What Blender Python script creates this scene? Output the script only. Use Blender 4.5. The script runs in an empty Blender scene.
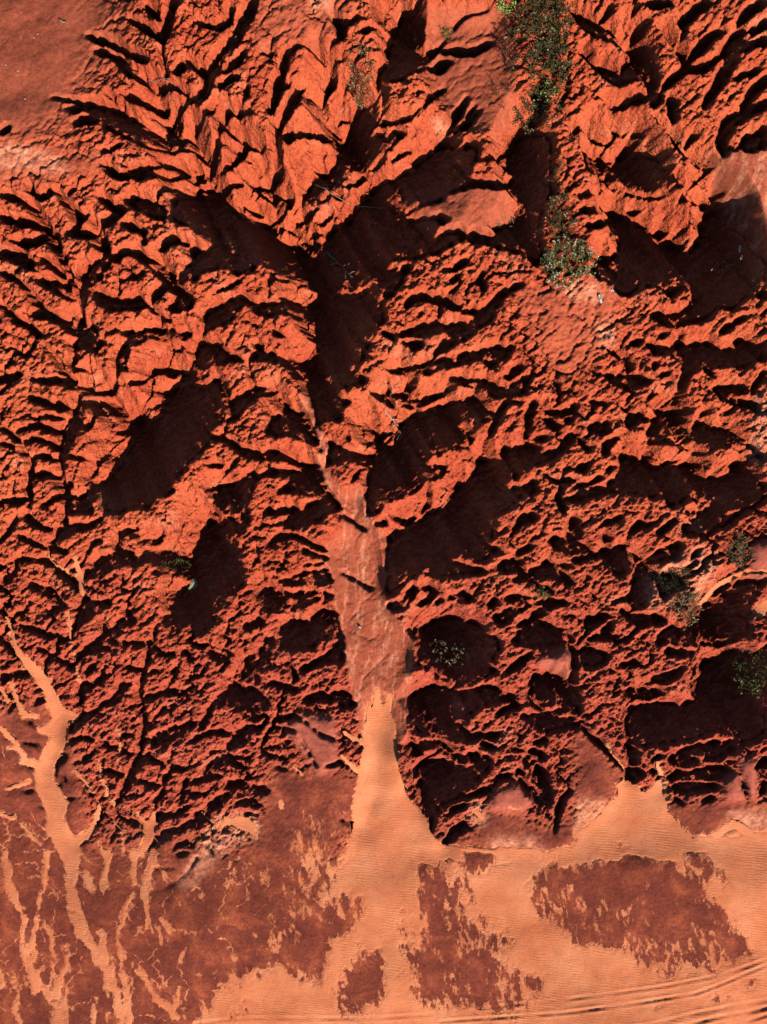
import bpy, bmesh, math, random, heapq
import numpy as np
from mathutils import Vector, Matrix

# ------------------------------------------------------------------ camera, sky, sun, exposure
SCN = bpy.context.scene
COL = SCN.collection
CAMH, PXM = 80.0, 0.066                 # drone height above the sand flat, metres per pixel there
FPX = CAMH / PXM
CX, CY = 383.5, 512.0
cam_d = bpy.data.cameras.new('camera')
cam_d.sensor_fit = 'VERTICAL'
cam_d.sensor_height = 36.0
cam_d.lens = 36.0 * FPX / 1024.0
cam_d.clip_end = 2000.0
cam_o = bpy.data.objects.new('camera', cam_d)
cam_o.location = (0, 0, CAMH)
COL.objects.link(cam_o)
SCN.camera = cam_o

SUN_EL, SUN_AZ = math.radians(30.0), math.radians(28.0)   # azimuth: turned from the foot of the picture to its right
SX, SY = math.sin(SUN_AZ), -math.cos(SUN_AZ)              # ground direction towards the sun
world = bpy.data.worlds.new('World')
SCN.world = world
world.use_nodes = True
wn = world.node_tree
sky = wn.nodes.new('ShaderNodeTexSky')
sky.sky_type = 'NISHITA'
sky.sun_disc = False
sky.sun_elevation = SUN_EL
sky.altitude = 1000.0
sky.air_density = 1.0
sky.dust_density = 0.5
sky.sun_rotation = math.atan2(SX, SY)
bg = wn.nodes['Background']
bg.inputs['Strength'].default_value = 0.065
wn.links.new(sky.outputs[0], bg.inputs['Color'])
sun_d = bpy.data.lights.new('sun', 'SUN')
sun_d.energy = 5.0
sun_d.angle = math.radians(0.5)
sun_d.color = (1.0, 0.93, 0.82)
sun_o = bpy.data.objects.new('sun', sun_d)
tosun = Vector((SX * math.cos(SUN_EL), SY * math.cos(SUN_EL), math.sin(SUN_EL)))
sun_o.rotation_euler = tosun.to_track_quat('Z', 'Y').to_euler()
sun_o.location = tosun * 150
COL.objects.link(sun_o)
vs = SCN.view_settings
vs.view_transform = 'Standard'
vs.look = 'None'
vs.gamma = 1.0
vs.exposure = 0.75
vs.use_curve_mapping = False

SCN.cycles.diffuse_bounces = 0
SCN.cycles.max_bounces = 4

rng = np.random.RandomState(11)
random.seed(5)

# ------------------------------------------------------------------ survey of the slope: gullies in shade (metres come later)
# T = sheet origin, S = gully line x,y,width, P = hollow outline, L = spur outline standing clear of it
DARK = """
T 0 0
S 690,0,22 668,60,26 655,120,28 650,175,10
S 520,70,8 570,100,14 610,125,14 645,145,8
S 580,15,8 610,45,10 640,80,6
S 350,135,6 385,150,14 430,158,22 470,180,26 510,210,22 560,232,14 590,245,5
S 380,195,6 440,215,18 480,245,30 520,275,36 560,300,40 610,320,44 660,335,36 710,345,18 740,370,14
S 490,372,8 530,385,20 580,405,30 625,420,36 650,440,20
S 210,385,3 260,390,5 310,405,12 350,420,26 400,440,56 450,470,80 500,500,86 560,530,80 620,555,66 680,570,66 730,570,60 767,580,60
S 260,430,4 310,430,12 350,425,14
S 290,495,4 330,480,20 380,468,36
S 690,540,60 695,490,50 700,450,26 730,400,36 767,395,30
S 640,180,5 650,230,8 655,270,8 665,300,8
S 705,280,20 725,258,22
S 750,235,12 767,245,12
S 520,672,8 580,668,20 640,665,24 690,655,26 730,672,20
S 400,600,4 440,590,7 480,570,5
S 0,520,16 30,500,8
S 490,400,5 485,440,5
S 405,650,6 430,670,14 450,683,10
S 425,365,8 455,380,8
T 192 0
S 240,0,26 225,50,34 190,110,40 150,180,44 110,240,40 75,285,30 65,330,26 45,370,22 20,400,22 15,450,26 10,520,24
S 150,20,14 145,70,14 115,100,14 85,95,8 40,85,8 5,85,6
S 0,250,14 40,275,14 65,300,14
S 205,195,14 170,240,26 130,270,24 100,290,20
S 100,345,8 140,315,14 180,300,6
S 270,203,8 320,205,12
S 375,190,8 365,250,12 345,320,14 335,370,24 320,410,14 310,450,8
S 365,210,12 400,185,10 430,175,6
S 350,340,30 385,345,14
S 440,330,14 415,380,22 385,430,26 350,485,22 335,520,16 330,560,14 335,610,12 335,683,14
S 350,520,30 380,530,50 420,530,30 450,515,14 500,530,14 540,560,10
S 460,380,8 520,385,12 545,350,14 555,300,12 545,245,12 580,228,10 600,230,12
S 520,400,8 540,470,10 570,510,12 590,540,10
S 460,180,8 500,200,12 530,230,8
S 95,410,10 60,430,30 30,460,30
S 110,460,20 150,440,26 190,445,14 240,450,5
S 120,470,14 105,530,14 95,590,14 70,640,12
S 130,490,10 170,530,8 220,570,20 180,620,30 140,660,34
S 220,570,14 270,580,14 320,580,14
S 0,560,20 30,610,24 70,650,18 80,683,14
S 0,665,14 25,670,10
S 215,340,8 220,380,6
P 767,250 735,300 740,400 650,430 620,540 590,600 550,660 545,683 700,683 767,630 767,520 720,540 700,530 767,440
S 560,50,14 590,100,14 600,150,14
S 660,60,8 630,80,12 600,90,8
S 720,110,14 680,120,10
S 590,470,8 630,460,8
T 384 0
P 70,40 110,60 135,110 150,165 140,190 200,200 240,160 180,255 130,290 60,310 0,330 0,240
S 235,205,8 290,200,18 350,200,18 400,185,16 430,165,8
S 190,265,30 230,265,34 260,250,14
S 280,100,6 320,60,8 370,40,6 430,25,4
S 120,440,10 160,420,8 200,380,8 240,350,5
S 270,510,14 300,440,14 330,385,8
S 290,520,14 340,485,10 380,440,8
S 330,470,8 360,420,6
P 260,540 210,590 130,640 100,683 340,683 380,620 375,570 340,565 300,600 270,560
S 0,480,26 50,470,16 110,460,16
P 0,540 50,500 75,540 40,590 0,610
S 30,640,6 70,610,10 100,590,5
P 530,520 520,560 500,620 490,683 680,683 670,540 640,530 560,530
P 570,480 610,440 600,360 640,330 640,440 610,500
S 380,635,6 450,625,10 500,600,12
T 575 0
S 0,40,30 40,80,44 90,115,50 150,140,46 200,170,30 230,200,24 260,250,40 290,290,44 310,340,30 330,380,50 320,410,30
P 240,235 300,270 320,310 270,320 200,320 160,335 110,300 90,260 130,255 190,300 200,255
S 40,200,24 60,235,20 90,260,20
S 180,410,20 230,385,24 280,385,24 320,380,30
S 110,380,10 150,410,12 175,415,12
S 110,80,8 135,45,12 145,15,6
S 180,60,8 220,90,14 260,110,12 280,90,14 300,75,8
S 255,115,10 235,165,8
S 330,90,8 370,110,12 390,150,22 430,200,14 450,250,22
S 230,50,8 245,20,8
S 300,5,20 350,10,30 385,5,20
S 540,5,20 500,20,24 460,55,24 430,90,24
S 590,120,10 540,150,22 500,190,24 470,230,22 455,265,22 400,300,14 360,340,14
S 470,275,20 510,268,26 550,240,8 600,210,6
S 767,90,26 720,110,36 660,145,50 630,190,50 620,240,44 600,290,34 580,330,20 545,370,14 520,420,12
S 767,160,24 710,165,24 660,190,30
S 750,5,20 700,30,30 670,70,24
S 767,320,30 720,345,24 700,390,20 680,430,8
S 767,405,20 720,425,24 660,460,34 620,490,40 595,530,24 590,580,24 600,620,10
S 640,310,4 680,290,8 730,275,8
P 767,500 720,520 690,540 670,590 720,600 767,570
S 400,470,16 395,400,14 380,370,12
S 320,460,8 360,490,10 400,540,12 430,590,20 480,630,24 540,660,20
S 450,580,10 480,530,8
S 240,490,8 260,515,24 280,525,14
S 40,490,10 100,550,14 140,565,10
S 240,520,6 220,570,8 200,610,8
S 300,520,6 295,590,8
P 60,600 50,560 40,600 50,683 400,683 350,640 340,615 200,600 170,640 120,630
S 130,480,8 170,505,12 210,525,10
S 0,500,20 20,560,14
T 0 171
S 0,90,8 40,95,10 90,115,14 130,135,14 160,180,14 175,210,12 200,260,18 230,310,10 260,370,8 300,470,10
S 0,180,18 40,200,18 100,200,16 150,205,12 185,225,12
S 50,275,10 110,285,20 160,275,20 200,260,20 230,250,10
S 0,320,20 50,325,22 90,330,12 130,370,8
S 110,35,8 115,80,8 150,100,10 200,90,8 190,65,6
S 220,75,8 260,120,8 300,170,10 310,200,20 290,240,20 260,245,10
S 345,160,8 320,190,26 300,225,20
S 270,90,5 300,65,5
S 370,160,6 375,220,8
S 405,90,8 430,125,10 460,160,20 430,195,24 400,220,24 375,245,22 330,245,12 290,245,10
S 480,155,24 440,200,20
S 380,245,22 405,280,26 420,320,26 395,350,34 360,400,50 345,450,50 330,490,40 318,550,24 315,610,24 330,650,50 360,640,50 370,683,60
S 435,350,14 410,390,18 385,430,18
S 150,430,14 200,450,34 250,475,50 300,500,30
S 385,500,40 430,525,44 490,535,40 540,525,44 580,530,20
S 420,330,8 460,345,14 490,315,16 540,315,18 580,350,24 630,380,40 680,430,34 720,490,40 750,530,50 700,540,50
S 490,205,14 530,220,14 570,240,8
S 570,230,8 575,290,6
S 630,310,14 660,285,24 700,265,24 740,285,14
S 505,370,4 540,425,8 570,400,6
S 610,510,24 635,480,24 660,460,14
S 767,375,50 740,410,40 700,440,24
S 640,380,14 680,430,20
P 510,95 540,85 590,110 640,130 665,165 650,185 590,170 540,150 505,120
P 767,90 690,110 670,160 680,190 720,205 767,215
S 430,5,10 480,15,14 520,15,10
P 520,0 767,0 750,15 640,25 560,25
S 630,95,14 655,65,10
S 130,570,10 180,570,24 230,590,20 280,615,20 310,640,20
S 0,525,8 40,570,10 70,600,12 110,605,12 150,655,14
S 100,460,6 150,530,8 170,560,10
S 0,400,6 60,430,6 100,465,8
S 40,340,8 90,360,12 130,390,6
S 500,640,30 540,660,50 600,640,40 640,650,40 690,650,50 730,650,50
S 600,540,14 640,580,14 680,600,10
S 160,345,6 230,390,10 260,440,12
T 192 171
P 0,0 767,0 767,683 0,683
L 140,0 135,20 190,30 200,40 140,70 130,140 170,155 250,220 300,235 270,205 320,200 340,150 330,120 290,100 240,40 320,60 330,20 320,0
L 345,0 325,70 340,95 385,105 390,140 370,180 345,205 400,225 410,190 440,195 435,120 470,60 490,30 520,30 520,0
L 340,265 370,220 430,260 500,330 500,355 480,355 410,300
L 455,190 490,160 505,120 560,95 600,110 620,130 650,155 610,210 560,230 525,300 500,285 490,240 455,230
L 580,95 600,70 690,30 700,0 767,0 767,40 720,70 680,140 640,145
L 0,40 50,35 110,75 50,105 0,95
L 0,235 60,245 90,265 80,290 60,320 0,300
L 0,560 0,440 40,400 110,375 150,385 180,410 240,395 250,365 290,380 320,410 380,415 310,430 400,435 450,460 500,475 505,500 480,535 430,520 370,520 300,530 230,515 190,490 100,535 60,560 40,590
L 0,560 45,590 40,683 0,683
L 30,665 80,620 130,610 170,570 210,530 250,550 290,580 350,565 400,570 440,590 500,600 510,683 30,683
L 560,480 600,455 640,480 700,450 750,435 700,470 640,500
L 720,490 767,470 767,520 740,525
L 690,683 720,620 767,600 767,683
L 710,210 740,195 720,225
L 145,320 175,318 160,338
L 610,20 650,0 680,0 640,30
S 10,75,12 60,70,14
S 250,50,12 310,110,20
S 220,140,14 270,165,14
S 80,490,6 150,455,8 200,430,6
S 305,430,5 305,510,5
S 330,640,14 370,655,10
S 510,210,10 560,160,8
T 384 171
P 0,40 90,0 335,0 345,30 400,40 330,55 250,90 220,115 130,140 60,190 0,200
L 20,120 40,105 85,130 60,140
P 0,200 60,195 150,185 240,175 260,185 215,215 195,265 250,255 290,260 280,290 220,320 140,345 60,350 0,365
S 230,250,20 300,250,30 380,260,26 430,270,20 470,285,50
P 510,0 670,0 680,80 640,140 620,250 640,350 600,370 570,320 500,310 450,290 440,230 520,200 555,170 540,130 500,80
S 380,40,16 450,50,20 490,50,30
P 0,400 60,380 105,375 70,440 30,490 0,510
S 90,540,10 120,505,24 160,500,18 220,510,14 260,520,30 300,545,20
S 70,650,20 130,640,40 200,620,40 260,620,40 330,620,40 370,600,50 410,570,60 440,530,40 470,490,20 510,465,10 560,450,5
S 320,560,12 360,560,30
P 250,640 340,630 370,640 320,683 240,683
S 230,480,6 220,560,6 210,610,8
S 240,395,6 280,380,10 330,350,6
S 400,400,10 380,430,10 400,470,8
S 270,440,8 300,410,6
S 0,640,14 40,670,14
T 575 171
P 115,0 120,50 160,65 205,50 215,75 280,95 330,100 370,80 420,60 450,50 420,0
S 430,110,24 460,90,30 510,130,40
P 550,130 600,190 680,240 767,350 767,500 690,500 650,540 570,555 520,590 440,600 370,610 310,590 310,565 420,565 480,530 480,470 440,470 400,490 380,490 350,470 280,450 220,490 190,490 130,430 135,350 160,330 190,270 150,240 130,190 190,185 220,200 270,200 310,220 370,240 340,260 340,280 390,290 430,320 470,330 500,260 510,200 530,160
L 130,340 165,360 185,400 185,430 160,410
L 395,410 405,410 400,470 388,470
S 105,115,8 140,150,10 170,170,16
S 225,155,16 245,152,16
P 100,330 130,350 190,440 190,490 130,440 100,430 70,400
S 560,30,12 560,80,14 575,150,14
S 620,0,8 640,80,6 660,200,10
S 490,30,10 530,50,10
S 20,95,8 80,75,10
S 30,150,12 90,150,14
S 50,215,14 110,210,14
S 590,640,14 620,620,14 680,580,10
S 230,683,16 270,680,10
S 340,655,14 370,650,8
S 650,683,16 690,665,14
T 0 342
S 0,150,34 40,140,30 80,130,14
S 120,145,8 190,155,16 250,155,26 300,175,34 350,200,20 400,195,20 460,185,14
S 170,10,5 220,70,10 250,120,10 280,140,12
S 380,5,50 320,20,60 300,55,30 285,90,14
S 350,60,10 350,130,10 355,180,14
S 290,110,12 330,105,14
S 500,10,40 480,60,40 465,110,14 460,180,8
S 485,90,30 495,100,24
S 380,200,20 375,260,14 370,300,14 340,330,40 300,310,60 280,350,60 260,400,34 245,450,24 240,510,20 250,560,14 265,600,30 270,650,40 260,683,30
S 320,220,50 310,280,50
S 430,210,40 400,240,24 450,245,24 490,290,20 520,330,20 550,335,14 570,280,10 600,260,10 650,240,8
S 510,350,34 480,360,20
S 480,165,10 550,160,12 580,155,14 600,120,14 650,110,20 700,120,40
S 640,195,10 690,215,14
S 690,10,40 720,15,30
P 767,100 720,130 730,165 690,180 665,260 600,320 555,330 530,390 490,460 440,540 350,590 310,620 280,660 280,683 480,683 540,655 580,670 620,620 690,600 690,560 740,500 767,480
L 370,640 410,620 415,683 370,683
S 120,225,20 160,235,14 200,250,12 240,270,14
S 215,240,14 260,260,24
S 0,340,14 30,360,10 70,390,10 100,450,10 115,490,10 110,540,14 115,600,14 110,660,8
S 110,480,10 140,455,10 190,455,16 220,470,8
S 55,355,10 100,345,10 150,330,10 190,350,12 240,360,14
S 130,300,6 190,295,10 250,300,10
S 90,395,6 140,385,8 190,400,10 230,430,8
S 0,405,8 50,415,6
S 380,495,10 410,450,14 430,410,8 470,380,8
S 380,495,20 355,545,16 340,570,10
S 270,460,10 330,465,6 390,480,6
S 430,470,6 470,460,5
S 120,535,8 180,525,12 230,540,8
S 0,640,14 60,635,16 100,630,12
S 170,645,8 210,625,10 245,610,8
S 270,560,20 285,580,12
S 370,400,5 440,390,5
T 192 342
P 0,0 767,0 767,683 0,683
L 0,0 20,0 15,60 0,80
L 105,0 250,0 250,40 215,80 160,50 110,15
L 270,0 500,0 500,40 460,95 400,60 330,45 290,25
L 20,180 10,125 50,120 90,95 150,75 230,75 300,65 350,85 420,110 410,135 460,130 470,200 490,270 495,330 540,380 545,460 545,520 600,610 690,600 690,683 640,683 570,610 530,570 490,500 520,450 500,370 430,285 400,275 370,235 330,170 280,170 220,200 155,235 140,190 100,145 60,175
L 130,380 140,320 180,300 230,235 270,215 340,195 375,260 365,285 310,300 290,350 330,375 380,365 440,390 500,405 520,450 490,490 440,480 370,450 310,430 240,430 190,420
L 155,235 130,270 120,310 60,355 90,375 130,350
L 0,470 80,390 110,385 130,400 170,430 210,455 280,470 300,460 360,470 420,490 470,505 400,510 320,500 260,540 240,510 190,550 120,575 60,575 100,590 90,640 0,600
L 0,600 80,640 80,683 0,683
L 215,683 240,600 270,540 340,520 390,540 370,590 330,605 410,590 470,615 540,615 500,640 440,665 390,660 310,650 280,683
L 540,500 560,475 640,455 700,470 735,500 700,545 690,610 600,620 560,570
L 500,335 540,310 600,310 590,270 640,230 580,225 590,190 640,170 680,170 700,150 650,120 690,60 720,0 767,0 767,200 700,190 767,230 767,350 740,370 735,430 740,455 690,450 620,430 560,400 545,390
L 640,45 700,10 720,0 650,50
L 540,683 580,660 620,683
L 740,683 767,650 767,683
L 530,150 560,140 550,165
S 30,140,16 60,125,10
S 60,490,8 120,495,8
S 130,520,14 180,470,14
S 90,110,6 130,160,6
S 215,80,6 235,140,6 245,190,6
S 700,320,10 730,360,12
S 640,560,12 670,510,12
S 270,225,6 310,290,6
S 300,440,8 300,500,8
S 620,340,5 625,400,6
T 384 342
S 40,110,30 120,110,50 200,90,50 270,75,36 330,60,40 400,40,36 460,25,30 510,20,24
P 70,0 110,30 150,20 155,0
S 200,45,14 240,20,40 270,10,20
P 330,60 370,75 430,100 490,60 520,20 440,20 390,50
L 390,60 440,70 430,88
S 75,230,60 110,250,30 170,225,30 230,210,24
S 100,140,40 100,180,30
S 250,190,24 270,150,26 330,150,34 400,165,40 450,195,40 500,200,50 540,180,60 570,150,30
S 500,130,30 545,105,30 560,100,14
P 110,300 180,265 240,250 300,240 360,220 385,225 400,260 450,285 430,310 370,320 360,350 330,340 355,390 340,420 260,430 180,450 160,490 230,490 250,480 230,540 170,555 110,600 30,630 0,650 0,420 40,400 70,360 60,320
L 300,310 350,310 370,360 340,360
P 375,470 470,465 480,420 540,415 600,410 640,440 620,450 700,430 760,390 720,430 690,460 640,480 580,500 540,530 490,590 540,570 610,545 620,590 540,630 490,670 480,683 180,683 270,640 290,580 330,560 370,510
L 480,545 510,525 520,555 490,580
S 480,245,20 460,290,24 435,340,14 420,380,8
S 500,240,14 545,240,10
S 580,260,14 575,330,12 570,380,10
S 600,240,20 590,280,14
S 640,240,10 660,280,12 720,275,14 767,265,12
S 660,310,24 690,330,34 740,310,24
S 600,390,14 640,380,20
S 767,370,24 730,400,30 700,440,20
S 650,530,10 700,560,12 767,550,20
S 705,580,14 700,630,16 720,670,20
S 720,630,10 767,625,10
S 170,580,6 175,640,8 150,683,10
S 10,150,20 20,210,14 30,250,14
S 15,360,24 30,362,24
S 685,150,14 700,200,8
T 575 342
S 140,30,12 180,45,16 210,60,10 220,90,14 210,120,10
P 115,130 160,120 210,130 270,140 310,155 290,170 200,180 150,160
P 280,0 320,45 370,40 420,70 440,130 480,115 510,95 570,100 640,90 680,105 720,80 767,65 767,0 660,0 640,30 570,20 540,0 430,0 400,20 340,20
S 440,130,20 420,190,12 400,240,14
S 320,80,8 320,110,8
S 350,130,20 380,125,10
S 360,160,16 385,158,10
S 320,180,14 300,220,10
S 540,130,14 530,100,30
P 555,175 620,170 690,175 690,200 660,220 640,240 590,220
S 670,240,24 720,250,20 730,280,10
S 715,200,8 740,150,12 755,120,20
P 50,345 85,320 130,315 145,345 110,360
P 210,345 215,295 270,275 280,295 240,330
S 110,220,10 120,250,8
S 60,235,8 100,240,10
S 190,260,8 215,275,10
P 340,265 390,270 410,310 430,330 480,340 520,310 540,350 600,335 680,380 760,450 767,475 700,460 640,430 600,410 540,435 490,440 440,420 380,400 300,400 290,370 310,310
L 370,385 380,355 410,370 430,390 400,400
S 270,320,14 300,300,14
S 160,385,20 130,410,34 120,440,30
S 160,385,10 200,360,10
P 185,440 230,460 280,480 350,510 400,490 460,490 520,540 570,545 620,530 630,490 660,475 767,570 767,650 700,660 560,683 440,683 480,640 490,600 460,610 440,650 390,660 360,620 300,620 240,600 150,605 110,590 180,520 190,480
L 470,610 500,640 560,620 540,650 500,683 450,670
S 280,470,8 290,440,8
S 350,490,8 420,470,8
S 130,590,14 80,590,40 30,610,34 0,620,20
S 100,545,12 40,570,12 0,580,14
S 170,490,10 130,520,10
S 30,500,30 60,480,14
S 20,390,10 60,430,10
S 0,250,20 0,290,10
S 510,290,10 540,260,8
S 580,290,10 640,265,8
T 0 512
S 0,110,14 30,80,16 50,40,14 60,10,8
S 60,90,8 100,105,10 140,125,12 180,150,14 200,140,20 230,110,30 250,75,34 300,65,24 350,60,16 400,30,14
S 105,20,30 130,40,24 170,60,14 200,75,14
S 250,0,24 255,60,20
S 200,140,14 240,150,14 270,165,10
S 60,190,6 110,190,12 160,190,14 200,200,14 240,240,20 280,270,20 310,310,20
S 60,200,10 60,240,10 20,270,30 0,300,30
S 100,290,8 150,305,20 190,320,30 220,345,24 260,375,14
S 30,205,6 50,200,8
S 350,160,8 370,125,12 400,110,8
S 350,245,40 390,230,70 440,190,50 480,170,50 530,190,40 570,190,30 600,150,24 630,110,16 660,60,8
S 470,130,34 475,90,24 510,75,20 550,70,14
S 540,90,8 580,140,10
S 615,240,26 625,238,26
S 480,250,8 490,280,14
P 290,440 310,400 340,340 370,350 440,350 440,375 400,390 350,430 310,460
S 300,450,30 280,490,14
S 350,400,34 370,390,34
S 350,460,10 420,420,8
S 330,560,34 380,530,34 420,500,34 470,460,44 530,430,30 510,400,20
S 420,470,44 440,500,20 460,520,14
S 310,570,24 350,560,24 400,540,10 440,545,10
S 350,640,24 380,600,14
S 410,640,20 390,670,24
S 180,420,10 200,395,18 250,380,20
S 70,450,8 130,465,14 180,485,16 230,500,20 260,520,10
S 150,540,10 180,560,10 210,575,14 250,590,14 290,620,10
S 220,520,10 230,550,14 190,600,20 170,630,14
S 0,370,8 20,420,18
S 0,480,10 30,540,16 60,580,10
S 100,390,8 60,410,10
S 0,660,30 50,650,14 100,640,16
S 620,460,10 605,520,18 590,570,18 580,620,18 570,683,18
S 480,520,10 540,525,10 590,530,14
S 500,620,8 540,625,10 580,635,10
S 600,520,14 640,570,20 690,570,12
S 600,635,10 650,625,10
S 690,640,24 720,610,14
P 740,300 700,350 650,410 640,450 680,460 720,480 740,470 767,480 767,290
P 610,200 630,160 680,160 767,190 767,260 720,250 660,230
S 740,560,24 767,590,20
T 192 512
P 70,30 120,60 135,110 180,160 215,240 200,300 150,330 100,390 80,450 40,490 0,495 0,220 10,150 40,90
S 210,20,50 190,60,40 140,30,30
P 355,50 400,0 550,0 510,40 440,50 380,65
S 310,130,20 350,100,20 400,95,10 450,115,12 500,140,14 530,155,8
S 440,150,10 530,180,12
S 460,210,8 520,205,8
P 350,275 400,250 480,240 560,225 595,255 540,280 470,290 390,290
S 260,290,14 300,265,10 350,260,6
P 250,330 290,300 350,310 400,325 480,315 560,330 530,350 470,365 420,390 340,400 290,390
L 365,340 405,330 400,360 380,370
P 350,470 390,440 450,430 520,395 560,395 600,430 640,480 655,520 655,600 570,600 430,635 440,610 500,590 570,545 570,500 530,500 480,550 420,545 350,550 340,510
S 310,520,60 290,570,40 260,620,40
S 270,440,34 200,455,10
S 60,560,20 120,590,40 150,570,20 110,540,10
S 230,590,50 210,640,40 250,660,40 180,660,30
S 380,600,12 410,650,14 400,683,14
S 600,10,8 660,40,14 690,70,14
S 590,240,6 660,270,6 720,310,8
S 720,50,14 767,40,24
S 735,378,26 750,372,26
S 110,640,14 150,600,10
T 384 512
P 80,60 150,30 180,0 470,0 440,60 440,100 410,120 430,140 460,140 450,160 410,190 370,200 320,185 265,175 300,200 350,215 410,235 350,250 270,260 180,245 120,260 60,300 20,330 10,310 15,110
S 40,10,6 90,50,14 120,20,10
S 0,360,14 20,380,24 80,370,30 110,330,30 120,300,20
S 150,370,20 200,330,20 170,300,16
S 270,340,30 320,340,40 350,350,14
S 230,350,14 210,365,10
S 430,370,30 450,350,14
P 160,460 220,430 280,420 330,430 380,450 410,490 440,490 470,530 470,600 300,640 170,620 130,560
S 440,420,20 470,430,40 520,400,30 560,370,30 600,360,20
S 500,345,30 550,355,40 600,350,20 660,370,30 720,360,14
P 530,490 580,450 640,440 720,470 750,500 740,520 640,530 530,520
S 550,450,24 600,430,20 630,400,24
P 640,210 660,190 690,215 740,270 767,290 700,270 640,250 600,260 560,240
P 767,60 720,100 680,100 660,120 700,150 767,170
S 480,220,50 520,205,40 560,250,20
S 550,30,40 600,20,30
S 530,60,20 540,50,20
S 580,140,20 530,170,10
S 520,270,12 560,260,14
S 630,300,18 660,310,18
S 700,210,20 740,220,14
T 575 512
P 100,200 110,150 150,150 200,130 230,160 270,180 310,220 340,270 320,310 280,370 240,385 215,350 240,300 250,220 215,190 200,250 160,250
S 0,190,20 50,185,12 90,170,20
S 0,140,50 40,150,50
S 230,70,20 260,45,20 300,50,12
S 340,80,20 370,60,14 400,30,14
S 300,185,14 350,175,40 400,170,30 420,130,14 370,140,20
P 440,50 490,30 500,0 690,0 640,30 590,50 530,90 510,100 490,80 440,90
S 470,190,8 500,150,8
S 440,240,8 490,200,8
P 330,280 350,240 420,260 440,290 380,320 360,350
S 60,440,30 110,415,20 140,420,14
S 140,450,20 120,490,30 170,500,20
S 150,360,12 210,340,10
S 200,400,30 260,430,40 330,430,50
P 330,500 390,450 430,470 500,420 520,370 560,350 620,320 680,270 767,260 740,310 700,360 690,420 700,470 640,500 600,530 330,530
L 500,500 510,490 505,530 495,540
S 600,300,40 570,320,20
P 490,683 520,600 600,560 767,560 767,683
P 0,560 60,545 150,570 130,600 50,620 0,600
P 300,670 350,650 440,620 400,660 330,683
S 190,610,20 250,600,14
S 380,560,30 460,560,40
S 0,30,30 0,90,60
S 120,40,14 180,20,10
S 130,110,20 120,90,14
T 0 683
S 310,110,10 320,60,24 330,10,24 360,15,14
S 290,180,34 320,150,34 370,120,16 410,90,12 450,70,20 490,20,40 520,10,14
S 280,225,14 320,215,14 370,230,10
P 220,380 210,340 225,300 255,280 270,290 260,310 235,325 225,350
S 290,325,12 340,300,14 380,270,8
S 560,0,20 555,50,24 570,100,20 575,160,20 570,220,24 560,270,16
S 580,60,20 640,40,12 700,35,20 750,45,14
S 520,95,14 550,85,12
S 610,140,8 640,110,10 690,85,8
S 580,180,14 620,175,8
S 767,165,24 720,190,34 670,205,40 630,225,34 610,250,20
S 600,280,14 560,310,30 530,350,34 510,390,30 490,440,24 475,470,14
S 480,215,10 530,205,8
S 470,270,8 520,285,14 560,290,10
S 400,235,8 440,255,12 470,265,8
S 410,350,10 450,360,14 500,370,12
S 530,380,10 580,400,10 640,415,10
S 600,300,14 660,330,10
S 690,270,8 670,310,8
S 630,460,20 640,430,14 660,380,16 680,370,10
S 610,500,10 640,430,14
S 750,440,20 740,390,20 720,480,14
S 670,335,10 720,345,12 750,330,10
S 620,570,14 620,545,30 660,525,20 700,525,20 740,500,20
S 500,540,10 540,555,10 590,590,14
S 470,520,20 460,540,14
S 600,660,30 640,610,24 700,590,16 767,560,20
S 700,660,30 740,640,20 767,650,20
S 240,400,14 230,430,14
S 265,465,8 300,460,10
S 250,370,10 260,390,8
S 130,90,12 150,65,14 190,65,10
S 30,110,12 50,85,12
S 20,215,10 60,220,8
S 90,235,8 140,245,10 160,270,10
S 110,150,10 140,180,10
S 90,430,10 130,430,10
S 110,335,6 150,340,8
S 150,490,10 180,500,8
S 300,650,10 340,620,14 380,560,18 400,520,14
S 440,640,10 460,590,8 470,550,8
T 192 683
P 75,75 110,40 150,10 200,20 240,20 300,60 315,80 280,110 250,150 210,140 200,100 150,90
S 0,230,20 50,200,14 110,200,14 170,210,14 220,190,30 240,175,20
S 20,190,12 50,150,24 75,100,24
S 70,280,10 130,270,20 170,235,24 210,220,30
S 0,400,16 40,385,14 70,340,30 110,310,40 160,310,30 220,300,16
S 60,380,20 110,370,14
P 115,415 160,395 220,400 290,410 320,430 300,440 250,430 240,455 180,450 170,430
S 180,480,16 240,470,16
S 0,560,30 30,540,50 70,500,30 110,470,30 140,450,24
S 210,525,12 260,525,10
S 0,640,10 40,600,12
S 60,650,14 80,683,14
S 350,140,12 400,130,14 440,140,8
S 450,65,14 500,60,26 560,55,34 620,60,34 600,90,24 650,80,24
S 310,5,20 370,15,24 410,25,14
S 360,180,8 410,190,8
S 430,210,4 460,260,5 500,330,5
S 450,150,5 520,200,5 570,225,5
S 320,290,6 370,300,12
S 360,243,12 385,240,12
S 330,340,8 380,345,8
S 540,325,8 580,318,10 610,330,6
S 600,190,10 650,230,10
S 590,545,5 640,570,8 655,610,8
S 270,275,8 310,290,10
S 210,330,14 230,380,8
S 10,450,20 50,440,14
T 384 683
P 110,100 180,30 320,10 380,60 340,130 260,155 100,155
P 460,60 500,50 560,90 620,130 740,130 767,155 580,155
P 100,155 320,155 310,185 360,210 440,205 480,200 440,225 360,230 270,220 210,215 130,195
P 570,155 767,155 720,185 660,195 600,180
P 115,360 150,325 200,310 260,315 330,340 380,365 390,390 350,410 320,450 270,470 230,490 190,540 140,540 150,480 150,440 140,410 150,370
P 340,290 380,280 430,300 420,350 390,370 350,340
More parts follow.
